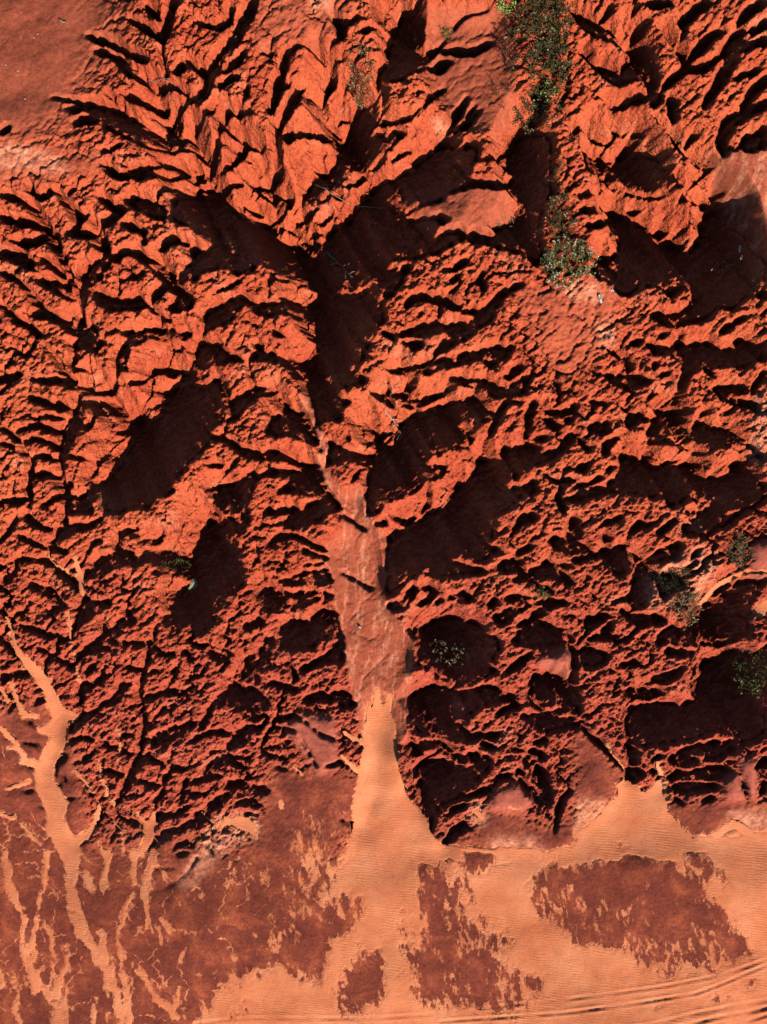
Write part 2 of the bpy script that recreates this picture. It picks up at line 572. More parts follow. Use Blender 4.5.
S 110,250,20 120,280,30 160,240,24 210,240,24 240,270,24 280,300,30 310,300,20
S 400,250,14 440,260,20
P 555,310 590,270 630,280 640,300 600,320 570,330
S 540,360,20 560,400,14 590,440,14 620,480,12
S 600,240,14 650,230,14
S 620,350,30 640,400,30 650,460,40 600,430,20
S 240,670,20 260,620,24 290,590,30 330,560,14
S 270,510,14 320,490,10
S 200,530,14 180,600,20
S 680,600,8 700,510,10 720,450,8 750,420,6
S 320,460,10 380,440,10 430,430,8
S 450,380,10 500,370,8
T 575 683
P 210,155 225,100 330,85 480,75 500,0 767,0 767,210 720,235 680,240 640,235 620,200 560,190 500,215 430,240 330,245 290,260 220,240
L 400,235 610,200 615,215 480,240 420,265
P 230,20 330,30 340,50 280,65 210,50
S 220,260,20 240,290,34 230,330,20
P 380,310 430,270 480,250 560,235 640,230 640,280 580,300 540,310 480,310 440,330 400,330
L 470,295 490,280 530,300 500,315
P 370,375 400,360 470,360 540,335 600,340 620,350 600,380 520,380 440,390 390,390
P 400,420 440,400 500,405 570,405 560,420 500,430 440,445 410,440
P 215,350 260,345 280,370 250,380 240,400 220,385
S 290,355,8 330,360,8
S 310,310,8 340,290,10
S 40,180,10 60,220,14 100,240,18 150,290,8 190,340,6
S 0,170,14 30,160,14
S 510,475,10 550,460,20
S 410,470,14 430,480,10
S 665,390,10 680,440,10
S 730,330,24 767,310,24
S 750,440,14 760,400,10
S 375,520,10 400,570,8
T 0 853
S 600,155,6 650,145,8 700,110,14 740,85,12 767,50,10
S 620,65,6 690,60,8
S 700,10,12 740,0,24
S 640,190,6 690,180,6
T 192 853
S 0,50,10 15,20,20
T 384 853
S 230,10,20 250,40,12
T 390 590
L 60,215 767,215 767,500 60,500
P 150,215 440,215 440,250 400,290 430,330 330,375 260,380 200,350 110,300 110,240
P 90,420 160,390 250,390 330,400 420,380 500,420 520,470 430,500 80,500 70,460
L 330,480 400,460 470,440 500,450 420,500 340,505
P 560,380 580,340 640,330 700,360 740,400 767,440 767,500 700,490 620,500 560,450
L 600,470 670,440 690,470 620,500
S 500,205,24 560,210,30 640,205,30 690,210,14
S 470,330,14 520,290,20 560,260,10
S 730,215,40 740,300,30 720,370,14
"""
# F / G = sand sheets, A = sand line x,y,width, C = bare clay outline
SAND = """
F 355,840 420,850 470,870 575,845 767,835 820,830 820,1200 190,1200 190,1024 230,985 290,960 330,900
T 0 683
A 170,0,36 200,50,43 230,120,65 240,180,72 220,250,65 190,310,65 170,370,79 190,430,79 220,490,94 220,550,79 240,600,79 270,683,79
A 40,0,24 50,40,14 70,90,20 95,130,24 150,140,14
A 230,130,60 300,130,24
A 200,180,60 150,190,20
A 0,20,14 30,80,14
A 0,180,20 60,230,14 100,320,20
A 70,250,14 40,260,14
A 90,310,26 150,330,30
A 20,420,14 60,410,14 110,400,20
A 350,600,30 300,640,40
A 400,500,14 380,540,20 360,590,30
A 600,580,40 590,620,34 560,683,24
A 390,300,8 400,360,8 430,450,8 460,490,8
A 470,150,6 475,220,6 470,340,6
A 300,350,8 340,390,10 370,440,10
A 550,520,10 570,560,14 600,580,14
A 500,590,8 490,683,8
A 80,560,14 120,600,10 160,650,10
A 0,520,10 60,540,12
A 390,640,10 410,683,14
A 610,520,12 605,580,20
T 0 512
A 20,420,12 40,470,14 60,540,18 90,590,30 130,630,46 170,683,56
A 180,170,8 220,210,8 270,240,10
A 300,180,12 310,240,28 325,290,28 330,330,16
A 275,400,10 275,460,10 280,520,8 300,590,8 320,683,10
A 210,270,8 230,300,8
T 0 853
A 280,0,79 290,80,50 285,170,43 300,240,50 330,310,43 370,370,36 410,430,36 440,500,36 465,570,29 480,640,29 490,683,24
A 20,0,20 30,60,30 30,120,34 60,180,24 90,240,20 100,300,16 95,380,24 110,440,30 140,510,34 190,560,30 240,600,50 240,683,70
A 185,0,20 180,100,14 160,200,10 140,300,14 125,430,20
A 180,270,8 205,340,10 210,430,14 210,520,24
A 270,370,16 265,440,14 235,530,24 220,570,40
A 430,0,34 420,70,24 415,140,30
A 530,0,30 535,80,24 535,150,20 500,210,10 490,280,10 470,350,10 480,420,10 500,520,24 510,600,30 505,683,30
A 610,0,30 600,80,20 580,130,40 590,200,10 580,300,8
A 340,80,30 370,150,20
A 560,470,20 600,540,20 660,610,30 700,660,30
A 410,320,20 410,380,36
A 0,480,14 10,540,14
A 40,480,8 70,560,10 60,640,16 80,683,16
A 380,580,14 375,683,14
A 640,260,10 690,330,8
A 640,300,8 640,370,8
A 740,370,8 720,430,8
A 720,540,10 690,620,14
T 192 683
A 735,20,6 742,90,22 746,150,80 748,200,120
A 790,50,6 775,120,30 765,180,60
A 705,90,5 718,150,30 725,200,50
A 748,190,120 748,200,130 750,250,140 750,350,160 745,450,190 755,550,220 760,683,290
A 690,250,14 640,220,20 600,190,10
A 685,380,20 640,340,24 600,290,14
A 200,560,50 130,545,24
A 200,560,40 240,580,24 260,630,10
A 130,545,24 110,590,24
A 440,370,8 410,330,8
A 350,470,14 360,500,10
T 384 683
A 5,180,6 10,250,30 10,400,140 30,500,160 60,580,220 80,683,300
A 100,683,80 240,683,60 400,690,60 600,690,60
A 500,490,8 540,500,8
A 360,510,14 390,540,24
T 575 683
G 190,370 215,350 230,400 280,440 330,390 350,370 370,400 360,440 370,500 400,560 430,560 480,620 500,683 0,683 0,600 60,560 120,500 160,460
A 130,250,8 200,350,10
A 0,690,60 300,690,60 767,690,40
A 560,610,20 640,560,30 700,600,30
A 330,320,16 350,370,24
T 575 512
A 767,240,14 700,240,14 640,260,20 560,300,20 500,370,14
A 560,170,16 570,160,16
A 740,400,50 767,370,40
A 450,290,12 470,280,12
T 384 853
C 130,40 180,50 270,95 340,150 355,190 290,200 330,260 410,260 400,300 470,340 470,390 450,420 520,490 550,540 550,640 440,640 300,600 190,620 140,600 120,500 110,420 140,380 145,300 150,200 140,120
C 60,230 100,230 90,330 120,380 110,440 60,420 70,340 50,300
C 40,430 80,510 70,570 40,560
C 530,450 570,470 600,500 630,520 590,575 540,540
C 480,350 510,335 520,360 500,370
C 580,110 650,80 650,40 720,70 764,60 852,30 944,40 964,10 1044,20 1164,50 1224,110 1304,200 1384,270 1484,400 1412,430 1304,470 1204,450 1092,490 1052,430 964,420 954,370 864,370 750,350 700,280 600,240
C 310,0 440,0 440,40 370,100 330,60
T 575 853
C 420,0 540,0 560,60 630,80 620,120 560,140 520,130 480,60 430,40
C 525,590 570,575 620,560 625,575 560,605
C 310,610 340,595 355,615 330,628
C 655,530 700,510 760,490 740,515 690,540 670,555
T 192 853
C 520,140 630,150 690,230 640,300 560,330 540,440 500,530 420,510 380,440 290,450 210,550 200,520 270,450 330,380 420,350 460,260
C 110,665 190,560 230,600 240,665
C 660,400 750,380 767,450 767,560 720,640 620,650 580,620 550,540 620,500
T 575 683
C 165,650 200,640 215,660 190,675
"""

# ------------------------------------------------------------------ small numeric toolbox
MARG = 140                                # survey margin round the frame
RW, RH = 767 + 2 * MARG, 1024 + 2 * MARG

def poly_fill(arr, pts, val):
    p = np.array(pts, float) + MARG
    x0, y0 = np.floor(p.min(0)).astype(int) - 1
    x1, y1 = np.ceil(p.max(0)).astype(int) + 2
    x0, y0 = max(x0, 0), max(y0, 0)
    x1, y1 = min(x1, RW), min(y1, RH)
    if x1 <= x0 or y1 <= y0:
        return
    X, Y = np.meshgrid(np.arange(x0, x1) + 0.5, np.arange(y0, y1) + 0.5)
    ins = np.zeros(X.shape, bool)
    q = np.roll(p, -1, 0)
    for (ax, ay), (bx, by) in zip(p, q):
        if ay == by:
            continue
        c = ((ay > Y) != (by > Y)) & (X < (bx - ax) * (Y - ay) / (by - ay) + ax)
        ins ^= c
    arr[y0:y1, x0:x1][ins] = val

def stroke_fill(arr, pts, val, grow=0.0):
    for (ax, ay, aw), (bx, by, bw) in zip(pts[:-1], pts[1:]):
        ax, ay, bx, by = ax + MARG, ay + MARG, bx + MARG, by + MARG
        r = max(aw, bw) / 2 + grow + 1
        x0, x1 = max(int(min(ax, bx) - r), 0), min(int(max(ax, bx) + r) + 2, RW)
        y0, y1 = max(int(min(ay, by) - r), 0), min(int(max(ay, by) + r) + 2, RH)
        if x1 <= x0 or y1 <= y0:
            continue
        X, Y = np.meshgrid(np.arange(x0, x1) + 0.5, np.arange(y0, y1) + 0.5)
        dx, dy = bx - ax, by - ay
        t = np.clip(((X - ax) * dx + (Y - ay) * dy) / (dx * dx + dy * dy + 1e-9), 0, 1)
        d = np.hypot(X - ax - t * dx, Y - ay - t * dy)
        w = (aw + (bw - aw) * t) / 2 + grow
        m = d < w
        if val == 1:
            arr[y0:y1, x0:x1][m] = 1
        else:
            arr[y0:y1, x0:x1][m] = val

def survey(text, arr, keys, grow=0.0):
    ox = oy = 0.0
    sc = 1.0
    for line in text.strip().splitlines():
        k, *rest = line.split()
        if k == 'T':
            ox, oy, sc = float(rest[0]), float(rest[1]), 192.0 / 767.0
            continue
        if k not in keys:
            continue
        pts = [tuple(float(a) for a in r.split(',')) for r in rest]
        if k == 'F':
            poly_fill(arr, pts, keys[k])
            continue
        if len(pts[0]) == 3:
            st = [(ox + x * sc, oy + y * sc, w * sc) for x, y, w in pts]
            if k == 'S':                                     # rills run out to a point
                for e in (0, -1):
                    (x, y, w), (x2, y2, w2) = st[e], st[1 if e == 0 else -2]
                    if w > 2.2:
                        L = math.hypot(x - x2, y - y2) + 1e-6
                        q = (x + (x - x2) / L * w * 0.7, y + (y - y2) / L * w * 0.7, 0.3)
                        st[e] = (x, y, w * 0.75)
                        st = [q] + st if e == 0 else st + [q]
            stroke_fill(arr, st, keys[k], grow)
        else:
            poly_fill(arr, [(ox + x * sc, oy + y * sc) for x, y in pts], keys[k])

def blur(a, r):
    """three box passes, close to a gaussian of sigma r"""
    n = max(1, int(round(r)))
    for _ in range(3):
        for ax in (0, 1):
            p = np.pad(a, [(n + 1, n) if i == ax else (0, 0) for i in (0, 1)], mode='edge')
            c = np.cumsum(p, axis=ax)
            if ax == 0:
                a = (c[2 * n + 1:] - c[:-2 * n - 1]) / (2 * n + 1)
            else:
                a = (c[:, 2 * n + 1:] - c[:, :-2 * n - 1]) / (2 * n + 1)
    return a

def bil(a, u, v):
    """a sampled at survey position u, v (bilinear)"""
    x = np.clip(u + MARG - 0.5, 0, RW - 1.001)
    y = np.clip(v + MARG - 0.5, 0, RH - 1.001)
    i, j = x.astype(np.int32), y.astype(np.int32)
    fx, fy = x - i, y - j
    return (a[j, i] * (1 - fx) + a[j, i + 1] * fx) * (1 - fy) + (a[j + 1, i] * (1 - fx) + a[j + 1, i + 1] * fx) * fy

_perm = rng.permutation(512)
_perm = np.concatenate([_perm, _perm])
_gr = np.stack([np.cos(np.arange(512) * 2.399), np.sin(np.arange(512) * 2.399)], 1)

def perlin(x, y, seed=0):
    xi, yi = np.floor(x).astype(np.int64), np.floor(y).astype(np.int64)
    fx, fy = x - xi, y - yi
    ux, uy = fx * fx * fx * (fx * (fx * 6 - 15) + 10), fy * fy * fy * (fy * (fy * 6 - 15) + 10)
    def g(i, j, dx, dy):
        h = _perm[(_perm[(i + seed * 37) & 511] + j) & 511]
        return _gr[h, 0] * dx + _gr[h, 1] * dy
    a = g(xi, yi, fx, fy)
    b = g(xi + 1, yi, fx - 1, fy)
    c = g(xi, yi + 1, fx, fy - 1)
    d = g(xi + 1, yi + 1, fx - 1, fy - 1)
    return (a + ux * (b - a)) * (1 - uy) + (c + ux * (d - c)) * uy

def fbm(x, y, octs, seed, gain=0.5):
    s, a = 0.0, 1.0
    for o in range(octs):
        s = s + a * perlin(x * 2 ** o + 13.7 * o, y * 2 ** o - 7.1 * o, seed + o)
        a *= gain
    return s

def ridged(x, y, octs, seed):
    s, a = 0.0, 1.0
    for o in range(octs):
        s = s + a * (1 - np.abs(perlin(x * 2 ** o + 3.1 * o, y * 2 ** o + 5.3 * o, seed + o)) * 2.2)
        a *= 0.5
    return s

def worley(x, y, seed):
    xi, yi = np.floor(x).astype(np.int64), np.floor(y).astype(np.int64)
    d1 = np.full(x.shape, 9.0)
    d2 = np.full(x.shape, 9.0)
    cid = np.zeros(x.shape, np.int64)
    for a in (-1, 0, 1):
        for b in (-1, 0, 1):
            h = _perm[(_perm[(xi + a + seed * 91) & 511] + yi + b) & 511]
            px = xi + a + 0.5 + 0.85 * (((h * 73) % 509) / 509.0 - 0.5)
            py = yi + b + 0.5 + 0.85 * (((h * 151) % 503) / 503.0 - 0.5)
            d = np.hypot(px - x, py - y)
            near = d < d1
            d2 = np.where(near, d1, np.minimum(d2, d))
            cid = np.where(near, h, cid)
            d1 = np.where(near, d, d1)
    return d1, d2, cid

def smooth(a, b, x):
    t = np.clip((x - a) / (b - a), 0, 1)
    return t * t * (3 - 2 * t)

# ------------------------------------------------------------------ survey rasters
dark = np.zeros((RH, RW), np.float32)
survey(DARK, dark, {'S': 1, 'P': 1, 'L': 0}, grow=0.05)
sand = np.zeros((RH, RW), np.float32)
survey(SAND, sand, {'F': 1, 'G': 1, 'A': 1}, grow=0.5)
survey(SAND, sand, {'C': 0})
sand_thin = np.zeros((RH, RW), np.float32)
survey(SAND, sand_thin, {'A': 1}, grow=0.5)
sand_big = np.zeros((RH, RW), np.float32)
survey(SAND, sand_big, {'F': 1, 'G': 1})
survey(SAND, sand_big, {'C': 0})
bare = np.zeros((RH, RW), np.float32)
survey(SAND, bare, {'C': 1})

dark_wide = blur(dark, 3)

def region(polys, feather):
    a = np.zeros((RH, RW), np.float32)
    for p in polys:
        poly_fill(a, p, 1)
    return blur(a, feather)

plateau = region([[(-140, -140), (110, -140), (122, 0), (118, 40), (92, 85), (68, 118), (50, 143), (0, 148), (-140, 150)]], 18)
smooth_c = region([[(425, 5), (508, 5), (518, 60), (515, 128), (480, 135), (445, 110), (425, 70)],
                   [(405, 195), (500, 175), (520, 210), (520, 235), (470, 235), (430, 232)]], 4)
face_c = region([[(-60, 150), (110, 150), (110, 172), (60, 182), (-60, 185)], [(515, 285), (625, 278), (615, 330), (570, 385), (535, 350)],
                 [(250, -60), (345, -60), (345, 20), (325, 45), (255, 45)]], 6)
main_channel = region([[(305, 385), (314, 405), (318, 428), (328, 440), (328, 470), (345, 492), (366, 482), (367, 512), (387, 540), (387, 600), (398, 620), (415, 640), (405, 745),
                   (362, 745), (352, 690), (338, 635), (335, 600), (330, 575), (325, 545), (345, 528), (336, 500), (314, 468), (321, 452), (311, 425), (300, 400)],
                  ], 1)
dark[main_channel > 0.6] = 0
survey("T 192 512\nS 600,10,6 660,40,9 690,70,9\nS 590,240,4 660,270,4 720,310,5", dark, {'S': 1})
channel = np.maximum(main_channel, region([[(708, 150), (790, 150), (790, 275), (765, 258), (725, 218)]], 2))
mound = region([[(296, 712), (335, 718), (337, 765), (318, 775), (300, 748), (285, 728)], [(722, 775), (735, 770), (745, 797), (725, 800)],
                [(738, 757), (757, 757), (755, 797), (745, 792)], [(492, 790), (515, 783), (532, 800), (522, 812), (488, 808)],
                [(535, 662), (572, 646), (570, 682), (555, 672)], [(750, 545), (790, 538), (790, 578), (752, 578)]], 1.5)
maroon = region([[(270, 765), (365, 775), (350, 830), (330, 860), (360, 900), (330, 990), (230, 985), (190, 1160), (-140, 1160), (-140, 760), (40, 700),
                  (80, 760), (90, 850), (130, 890), (165, 908), (205, 885), (240, 850), (265, 805)],
                 [(575, 730), (590, 735), (622, 775), (618, 792), (590, 810), (575, 820)], [(470, 830), (480, 810), (525, 812), (540, 850), (490, 850)],
                 [(670, 800), (790, 800), (790, 1000), (400, 1010), (400, 850)]], 6)
dust = region([[(-60, 147), (20, 145), (60, 158), (70, 172), (20, 168), (-60, 165)], [(310, -20), (330, -20), (328, 12), (312, 10)],
               [(432, 118), (446, 120), (448, 132), (436, 136)], [(596, 325), (612, 318), (616, 345), (600, 350)], [(560, 285), (600, 283), (605, 300), (570, 300)],
               [(755, 395), (790, 385), (790, 470), (750, 460)], [(640, 580), (700, 545), (720, 560), (700, 600), (650, 610)],
               [(489, 838), (539, 838), (545, 856), (490, 856)], [(575, 800), (608, 800), (608, 833), (575, 836)], [(728, 812), (790, 810), (790, 845), (728, 845)],
               [(470, 800), (484, 800), (486, 825), (472, 825)], [(215, 815), (255, 812), (262, 835), (225, 850), (195, 885), (175, 890)]], 3)
thin_sand = region([[(355, 655), (400, 655), (402, 735), (358, 735)], [(290, 800), (355, 800), (365, 880), (330, 905), (285, 870)], [(230, 975), (330, 960), (340, 1060), (190, 1060)],
                    [(690, 840), (790, 815), (790, 940), (730, 905)], [(385, 880), (425, 880), (415, 1000), (385, 1000)]], 7)

# ------------------------------------------------------------------ the ground in metres
CELL = 0.07
X0, X1, Y0, Y1 = -31.0, 31.0, -40.0, 36.0
NX, NY = int((X1 - X0) / CELL) + 1, int((Y1 - Y0) / CELL) + 1
gx = X0 + np.arange(NX) * CELL
gy = Y0 + np.arange(NY) * CELL
GX, GY = np.meshgrid(gx, gy)

def hill(Y):
    d = np.maximum(Y + 21.5, 0)
    return 0.012 * (Y + 21.5) + 0.18 * (np.sqrt(d * d + 9.0) - 3.0)

def to_uv(X, Y, Z):
    k = FPX / (CAMH - Z)
    return CX + X * k, CY - Y * k

base = hill(GY)
U, V = to_uv(GX, GY, base)
# the smooth shoulder top left falls away from the sun, and so does the one beside the scrub
base = base - 0.27 * PXM * blur(np.maximum(150 - V, 0) * (1 - smooth(70, 190, U)), 8)
base = base - 0.30 * PXM * np.maximum(0, (510 - U) + 0.6 * (135 - V)) * bil(blur(smooth_c, 6), U, V)
base = base + 0.55 * fbm(GX * 0.09, GY * 0.09, 3, 40) + 0.18 * fbm(GX * 0.35, GY * 0.35, 3, 44)* smooth(880, 780, V)

base = base - (0.45 + 1.25 * smooth(740, 560, V)) * bil(blur(main_channel, 5), U, V) - 0.45 * bil(blur(sand, 5), U, V) * smooth(850, 740, V)

wx = 2.3 * fbm(GX * 0.9, GY * 0.9, 3, 1) + 1.5 * fbm(GX * 3.4, GY * 3.4, 3, 3)
wy = 2.3 * fbm(GX * 0.9, GY * 0.9, 3, 5) + 1.5 * fbm(GX * 3.4, GY * 3.4, 3, 7)
speck = fbm(GX * 2.4, GY * 2.4, 3, 130, 0.6) > 0.36
TAN = math.tan(SUN_EL) * 1.22
KLIT = 1.7
DS = CELL / math.cos(SUN_AZ)
SH = math.tan(SUN_AZ)
i0 = int(math.floor(SH))
fr = SH - i0
h = base.copy()
hs = base
for it in range(5):
    U, V = to_uv(GX, GY, hs)
    wk = 0.5 + 1.7 * bil(dark_wide, U, V)
    D = (bil(dark, U + wk * wx, V + wk * wy) > 0.45) & ~(speck & (np.abs(bil(dark_wide, U, V) - 0.72) < 0.2))
    h = base.copy()
    for j in range(1, NY):
        p = h[j - 1]
        q = np.empty_like(p)
        q[:-1] = p[:-1] * (1 - fr) + p[1:] * fr
        q[-1] = p[-1]
        h[j] = np.where(D[j], np.minimum(base[j], q - TAN * DS), np.minimum(base[j], q + KLIT * DS))
    h = np.maximum(h, base - 8.5)
    for k in range(16):                       # blades between two hollows crumble to a scree angle
        m = np.minimum(np.minimum(np.roll(h, 1, 0), np.roll(h, -1, 0)), np.minimum(np.roll(h, 1, 1), np.roll(h, -1, 1)))
        h = np.minimum(h, m + 2.0 * CELL)
    hs = blur(h, 4) if it == 0 else 0.4 * hs + 0.6 * blur(h, 4)
U, V = to_uv(GX, GY, hs)

# soften the march sideways, keep the drops
h = 0.35 * h + 0.65 * blur(h, 1)
rough = np.clip(1 - 1.0 * bil(plateau, U, V) - 0.85 * bil(smooth_c, U, V) - 0.62 * bil(face_c, U, V) - 0.9 * bil(channel, U, V) - 0.95 * bil(mound, U, V), 0.04, 1)
flat = np.maximum(smooth(800, 880, V + 14 * fbm(GX * 0.3, GY * 0.3, 3, 60)), bil(maroon, U, V))
rough = rough * (1 - 0.92 * flat)
wk = 0.5 + 1.7 * bil(dark_wide, U, V)
D = (bil(dark, U + wk * wx, V + wk * wy) > 0.45) & ~(speck & (np.abs(bil(dark_wide, U, V) - 0.72) < 0.2))
Db = np.clip(1.45 * blur(D.astype(float), 1), 0, 1)
Dw = blur(D.astype(float), 4)
fineland = smooth(480, 560, V) * smooth(330, 260, U)
h = h - Db * (0.32 + (0.60 + 0.45 * smooth(360, 220, V)) * (1 - 0.5 * fineland) * (1 - smooth(0.30, 0.7, Dw))) * (1 - 0.35 * fineland) * (1 - 0.6 * flat)       # narrow rills are slots, wide hollows drop less at the rim
calm = 1 - 0.4 * Dw

# crumbling blocks and cracks
qx, qy = GX + 0.25 * fbm(GX * 1.1, GY * 1.1, 3, 20), GY + 0.25 * fbm(GX * 1.1, GY * 1.1, 3, 24)
d1, d2, cid = worley(qx / 1.15, qy / 0.85, 1)
crack = np.exp(-((d2 - d1) / 0.07) ** 2)
dome = -(d1 ** 2) * 0.30
e1, e2, cid2 = worley(qx / 0.42, qy / 0.34, 2)
crack2 = np.exp(-((e2 - e1) / 0.12) ** 2)
fine = fbm((0.8 * GY - 0.6 * GX) * 3.2 + 0.5 * perlin(GX, GY, 33), (0.8 * GX + 0.6 * GY) * 1.5, 4, 30, 0.68)
f1, f2, cid3 = worley(qx / 0.21, qy / 0.17, 3)
clod = 0.20 * ((cid2 % 13) / 13.0 - 0.5) - 0.10 * e1 + 0.09 * ((cid3 % 11) / 11.0 - 0.5) - 0.05 * f1
crackm = smooth(-0.25, 0.35, fbm(GX * 0.5, GY * 0.5, 3, 28))
rid = ridged(GX * 0.75 + 0.5 * GY, GY * 0.55, 4, 26)
h = h + rough * calm * (dome * 0.30 - 0.10 * crack * crackm - 0.03 * crack2 * crackm - 0.06 * e1 ** 2 + 0.26 * fine + 0.09 * rid + clod * (0.30 + 0.75 * smooth(-0.3, 0.4, fbm(GX * 0.35, GY * 0.35, 3, 66))))
h = h + 0.6 * bil(blur(mound, 2), U, V)
h = h + 0.02 * fbm(GX * 1.3, GY * 1.3, 4, 36)

# running water: flood-fill routing on a coarser net, then cut
def route(z):
    ny, nx = z.shape
    zl = z.ravel().tolist()
    n = nx * ny
    done = bytearray(n)
    rec = [-1] * n
    order = []
    heap = []
    for i in range(nx):                        # everything drains out at the foot
        heap.append((zl[i], i)); done[i] = 1
    for j in range(1, ny):
        done[j * nx] = 1; done[j * nx + nx - 1] = 1
    for i in range(nx):
        done[(ny - 1) * nx + i] = 1
    heapq.heapify(heap)
    push, pop = heapq.heappush, heapq.heappop
    nb = (1, -1, nx, -nx, nx + 1, nx - 1, -nx + 1, -nx - 1)
    while heap:
        zz, c = pop(heap)
        order.append(c)
        for d in nb:
            m = c + d
            if m < n and not done[m]:
                done[m] = 1
                rec[m] = c
                v = zl[m]
                push(heap, (v if v > zz else zz + 1e-5, m))
    A = [1.0] * n
    for c in reversed(order):
        r = rec[c]
        if r >= 0:
            A[r] += A[c]
    return np.array(A).reshape(ny, nx)

def up(a, shape, st):
    yy = np.minimum(np.arange(shape[0]) / st, a.shape[0] - 1.001)
    xx = np.minimum(np.arange(shape[1]) / st, a.shape[1] - 1.001)
    j, i = yy.astype(int), xx.astype(int)
    fy, fx = (yy - j)[:, None], (xx - i)[None, :]
    a0 = a[j][:, i] * (1 - fx) + a[j][:, i + 1] * fx
    a1 = a[j + 1][:, i] * (1 - fx) + a[j + 1][:, i + 1] * fx
    return a0 * (1 - fy) + a1 * fy

A = route(h + 0.10 * perlin(GX * 1.9, GY * 1.9, 57))
inc = np.clip(np.log(np.maximum(A, 1) / 40.0), 0, 5.5) / 5.5
inc_full = inc
cut = 0.65 * inc ** 0.7
cutf = 0.55 * cut + 0.9 * blur(cut, 1)
h = h - cutf * rough * (1 - 0.75 * flat) * (1 - 0.85 * Db)
for it in range(1):
    A = route(h[::2, ::2] + 0.10 * perlin(GX[::2, ::2] * 1.9, GY[::2, ::2] * 1.9, 57))
    inc = np.clip(np.log(np.maximum(A, 1) / 14.0), 0, 5.5) / 5.5
    cut = up(0.62 * inc ** 0.75, h.shape, 2)
    cutf = 0.75 * cut + 0.25 * blur(cut, 2)
    h = h - cutf * rough * (1 - 0.75 * flat) * (1 - 0.85 * Db) * (0.55 if it == 0 else 0.35)

# scree angle: nothing much steeper than about 65 degrees for one cell
for it in range(6):
    lim = 2.3 * CELL
    m = np.minimum.reduce([np.roll(h, 1, 0), np.roll(h, -1, 0), np.roll(h, 1, 1), np.roll(h, -1, 1)])
    h = np.minimum(h, m + lim * 1.6)

# ------------------------------------------------------------------ sand lying in the washes and on the flat
ex = 2.6 * fbm(GX * 0.55, GY * 0.55, 4, 101, 0.6) * smooth(560, 760, V)
ey = 2.6 * fbm(GX * 0.55, GY * 0.55, 4, 107, 0.6) * smooth(560, 760, V)
wide = bil(blur(sand, 5), U, V)
su, sv = U + 0.8 * wx + ex, V + 0.8 * wy + ey
snd = np.maximum(bil(blur(sand_thin, 1), su, sv) * bil(blur(1 - bare, 1), su, sv), 0.35 * bil(blur(sand_big, 1), su + 1.2 * ex, sv + 1.2 * ey) + 0.65 * bil(blur(sand_big, 6), su + ex, sv + ey))
veins = np.clip(0.5 * smooth(0.04, 0.30, inc_full) + 1.1 * blur(smooth(0.04, 0.30, inc_full), 1), 0, 1) * smooth(655 + 0.45 * np.clip(U, 0, 300), 760 + 0.3 * np.clip(U, 0, 300), V) * smooth(330, 230, U)
wash = bil(blur(sand, 4), U, V)
patch_lo = fbm(GX * 0.3, GY * 0.25, 3, 120)
streak = fbm((GX + 0.25 * GY) * 2.4, GY * 1.0, 5, 70, 0.68)
patch = fbm(GX * 0.8, GY * 0.6, 6, 76, 0.65)
flatm = smooth(835, 900, V)
soft = bil(blur(sand, 9), U, V)
M = 1.15 * snd - 0.5 + 0.95 * veins * smooth(-0.35, 0.15, patch_lo + 0.1) + 0.34 * bil(thin_sand, U, V)
thr = ridged((GX + 0.55 * GY) * 0.9 + 0.7 * patch, (GY - 0.3 * GX) * 0.38 + 0.4 * streak, 4, 150) - 1.32
M = np.maximum(M, -0.47) + flatm * 0.42 * thr * np.exp(-((soft - 0.35) / 0.42) ** 2)
M = M + flatm * (0.40 * streak + 0.30 * patch) * (0.5 + 1.3 * np.exp(-((soft - 0.5) / 0.33) ** 2)) + (1 - flatm) * 0.10 * streak
veil = smooth(0.05, 0.55, 0.9 * fbm(GX * 0.28, GY * 0.22, 4, 83) + 0.35)          # where blown sand still lies thin on the clay
wisp = ridged((GX + 0.3 * GY) * 1.1 + 0.5 * patch, GY * 0.42, 4, 86) - 1.0
M = M + smooth(820, 880, V) * veil * (0.25 + 0.75 * smooth(180, 280, U)) * (0.28 + 0.40 * wisp + 0.30 * streak) * (1 - smooth(0.35, 0.6, snd))
h = h - 0.30 * wash * (1 - flatm)
hf = blur(h, 3)
h = h + (hf - h) * flatm * 0.9
hb = blur(h, 6)
zs = hb + 0.10 * (np.clip(M, -0.35, 0.5) - 0.26)
zs = zs + 0.02 * fbm(GX * 0.8, GY * 0.8, 3, 90)
kk = smooth(0.22, 0.42, M)
h = h * (1 - kk) + np.minimum(h, zs - 0.04) * kk

# tyre ruts across the sand at the foot of the picture
def rut(pts, depth, width):
    global zs, h
    d = np.full(GX.shape, 9.0)
    for (a, b) in zip(pts[:-1], pts[1:]):
        ax, ay = (a[0] - CX) * PXM, (CY - a[1]) * PXM
        bx, by = (b[0] - CX) * PXM, (CY - b[1]) * PXM
        t = np.clip(((GX - ax) * (bx - ax) + (GY - ay) * (by - ay)) / ((bx - ax) ** 2 + (by - ay) ** 2), 0, 1)
        d = np.minimum(d, np.hypot(GX - ax - t * (bx - ax), GY - ay - t * (by - ay)))
    wob = np.clip(0.6 + 1.1 * fbm(GX * 0.45, GY * 0.45, 4, 99), 0.05, 1.3)
    prof = -depth * np.exp(-(d / width) ** 2) + depth * 0.75 * np.exp(-((d - 2.1 * width) / (0.8 * width)) ** 2)
    zs = zs + prof * wob
    h = h + np.minimum(prof, 0) * wob
rut([(480, 1010), (575, 999), (625, 992), (675, 984), (705, 978), (737, 970), (767, 960), (860, 930)], 0.045, 0.09)
rut([(440, 1024), (575, 1012), (637, 1003), (695, 993), (715, 986), (740, 976), (767, 966), (860, 938)], 0.06, 0.09)
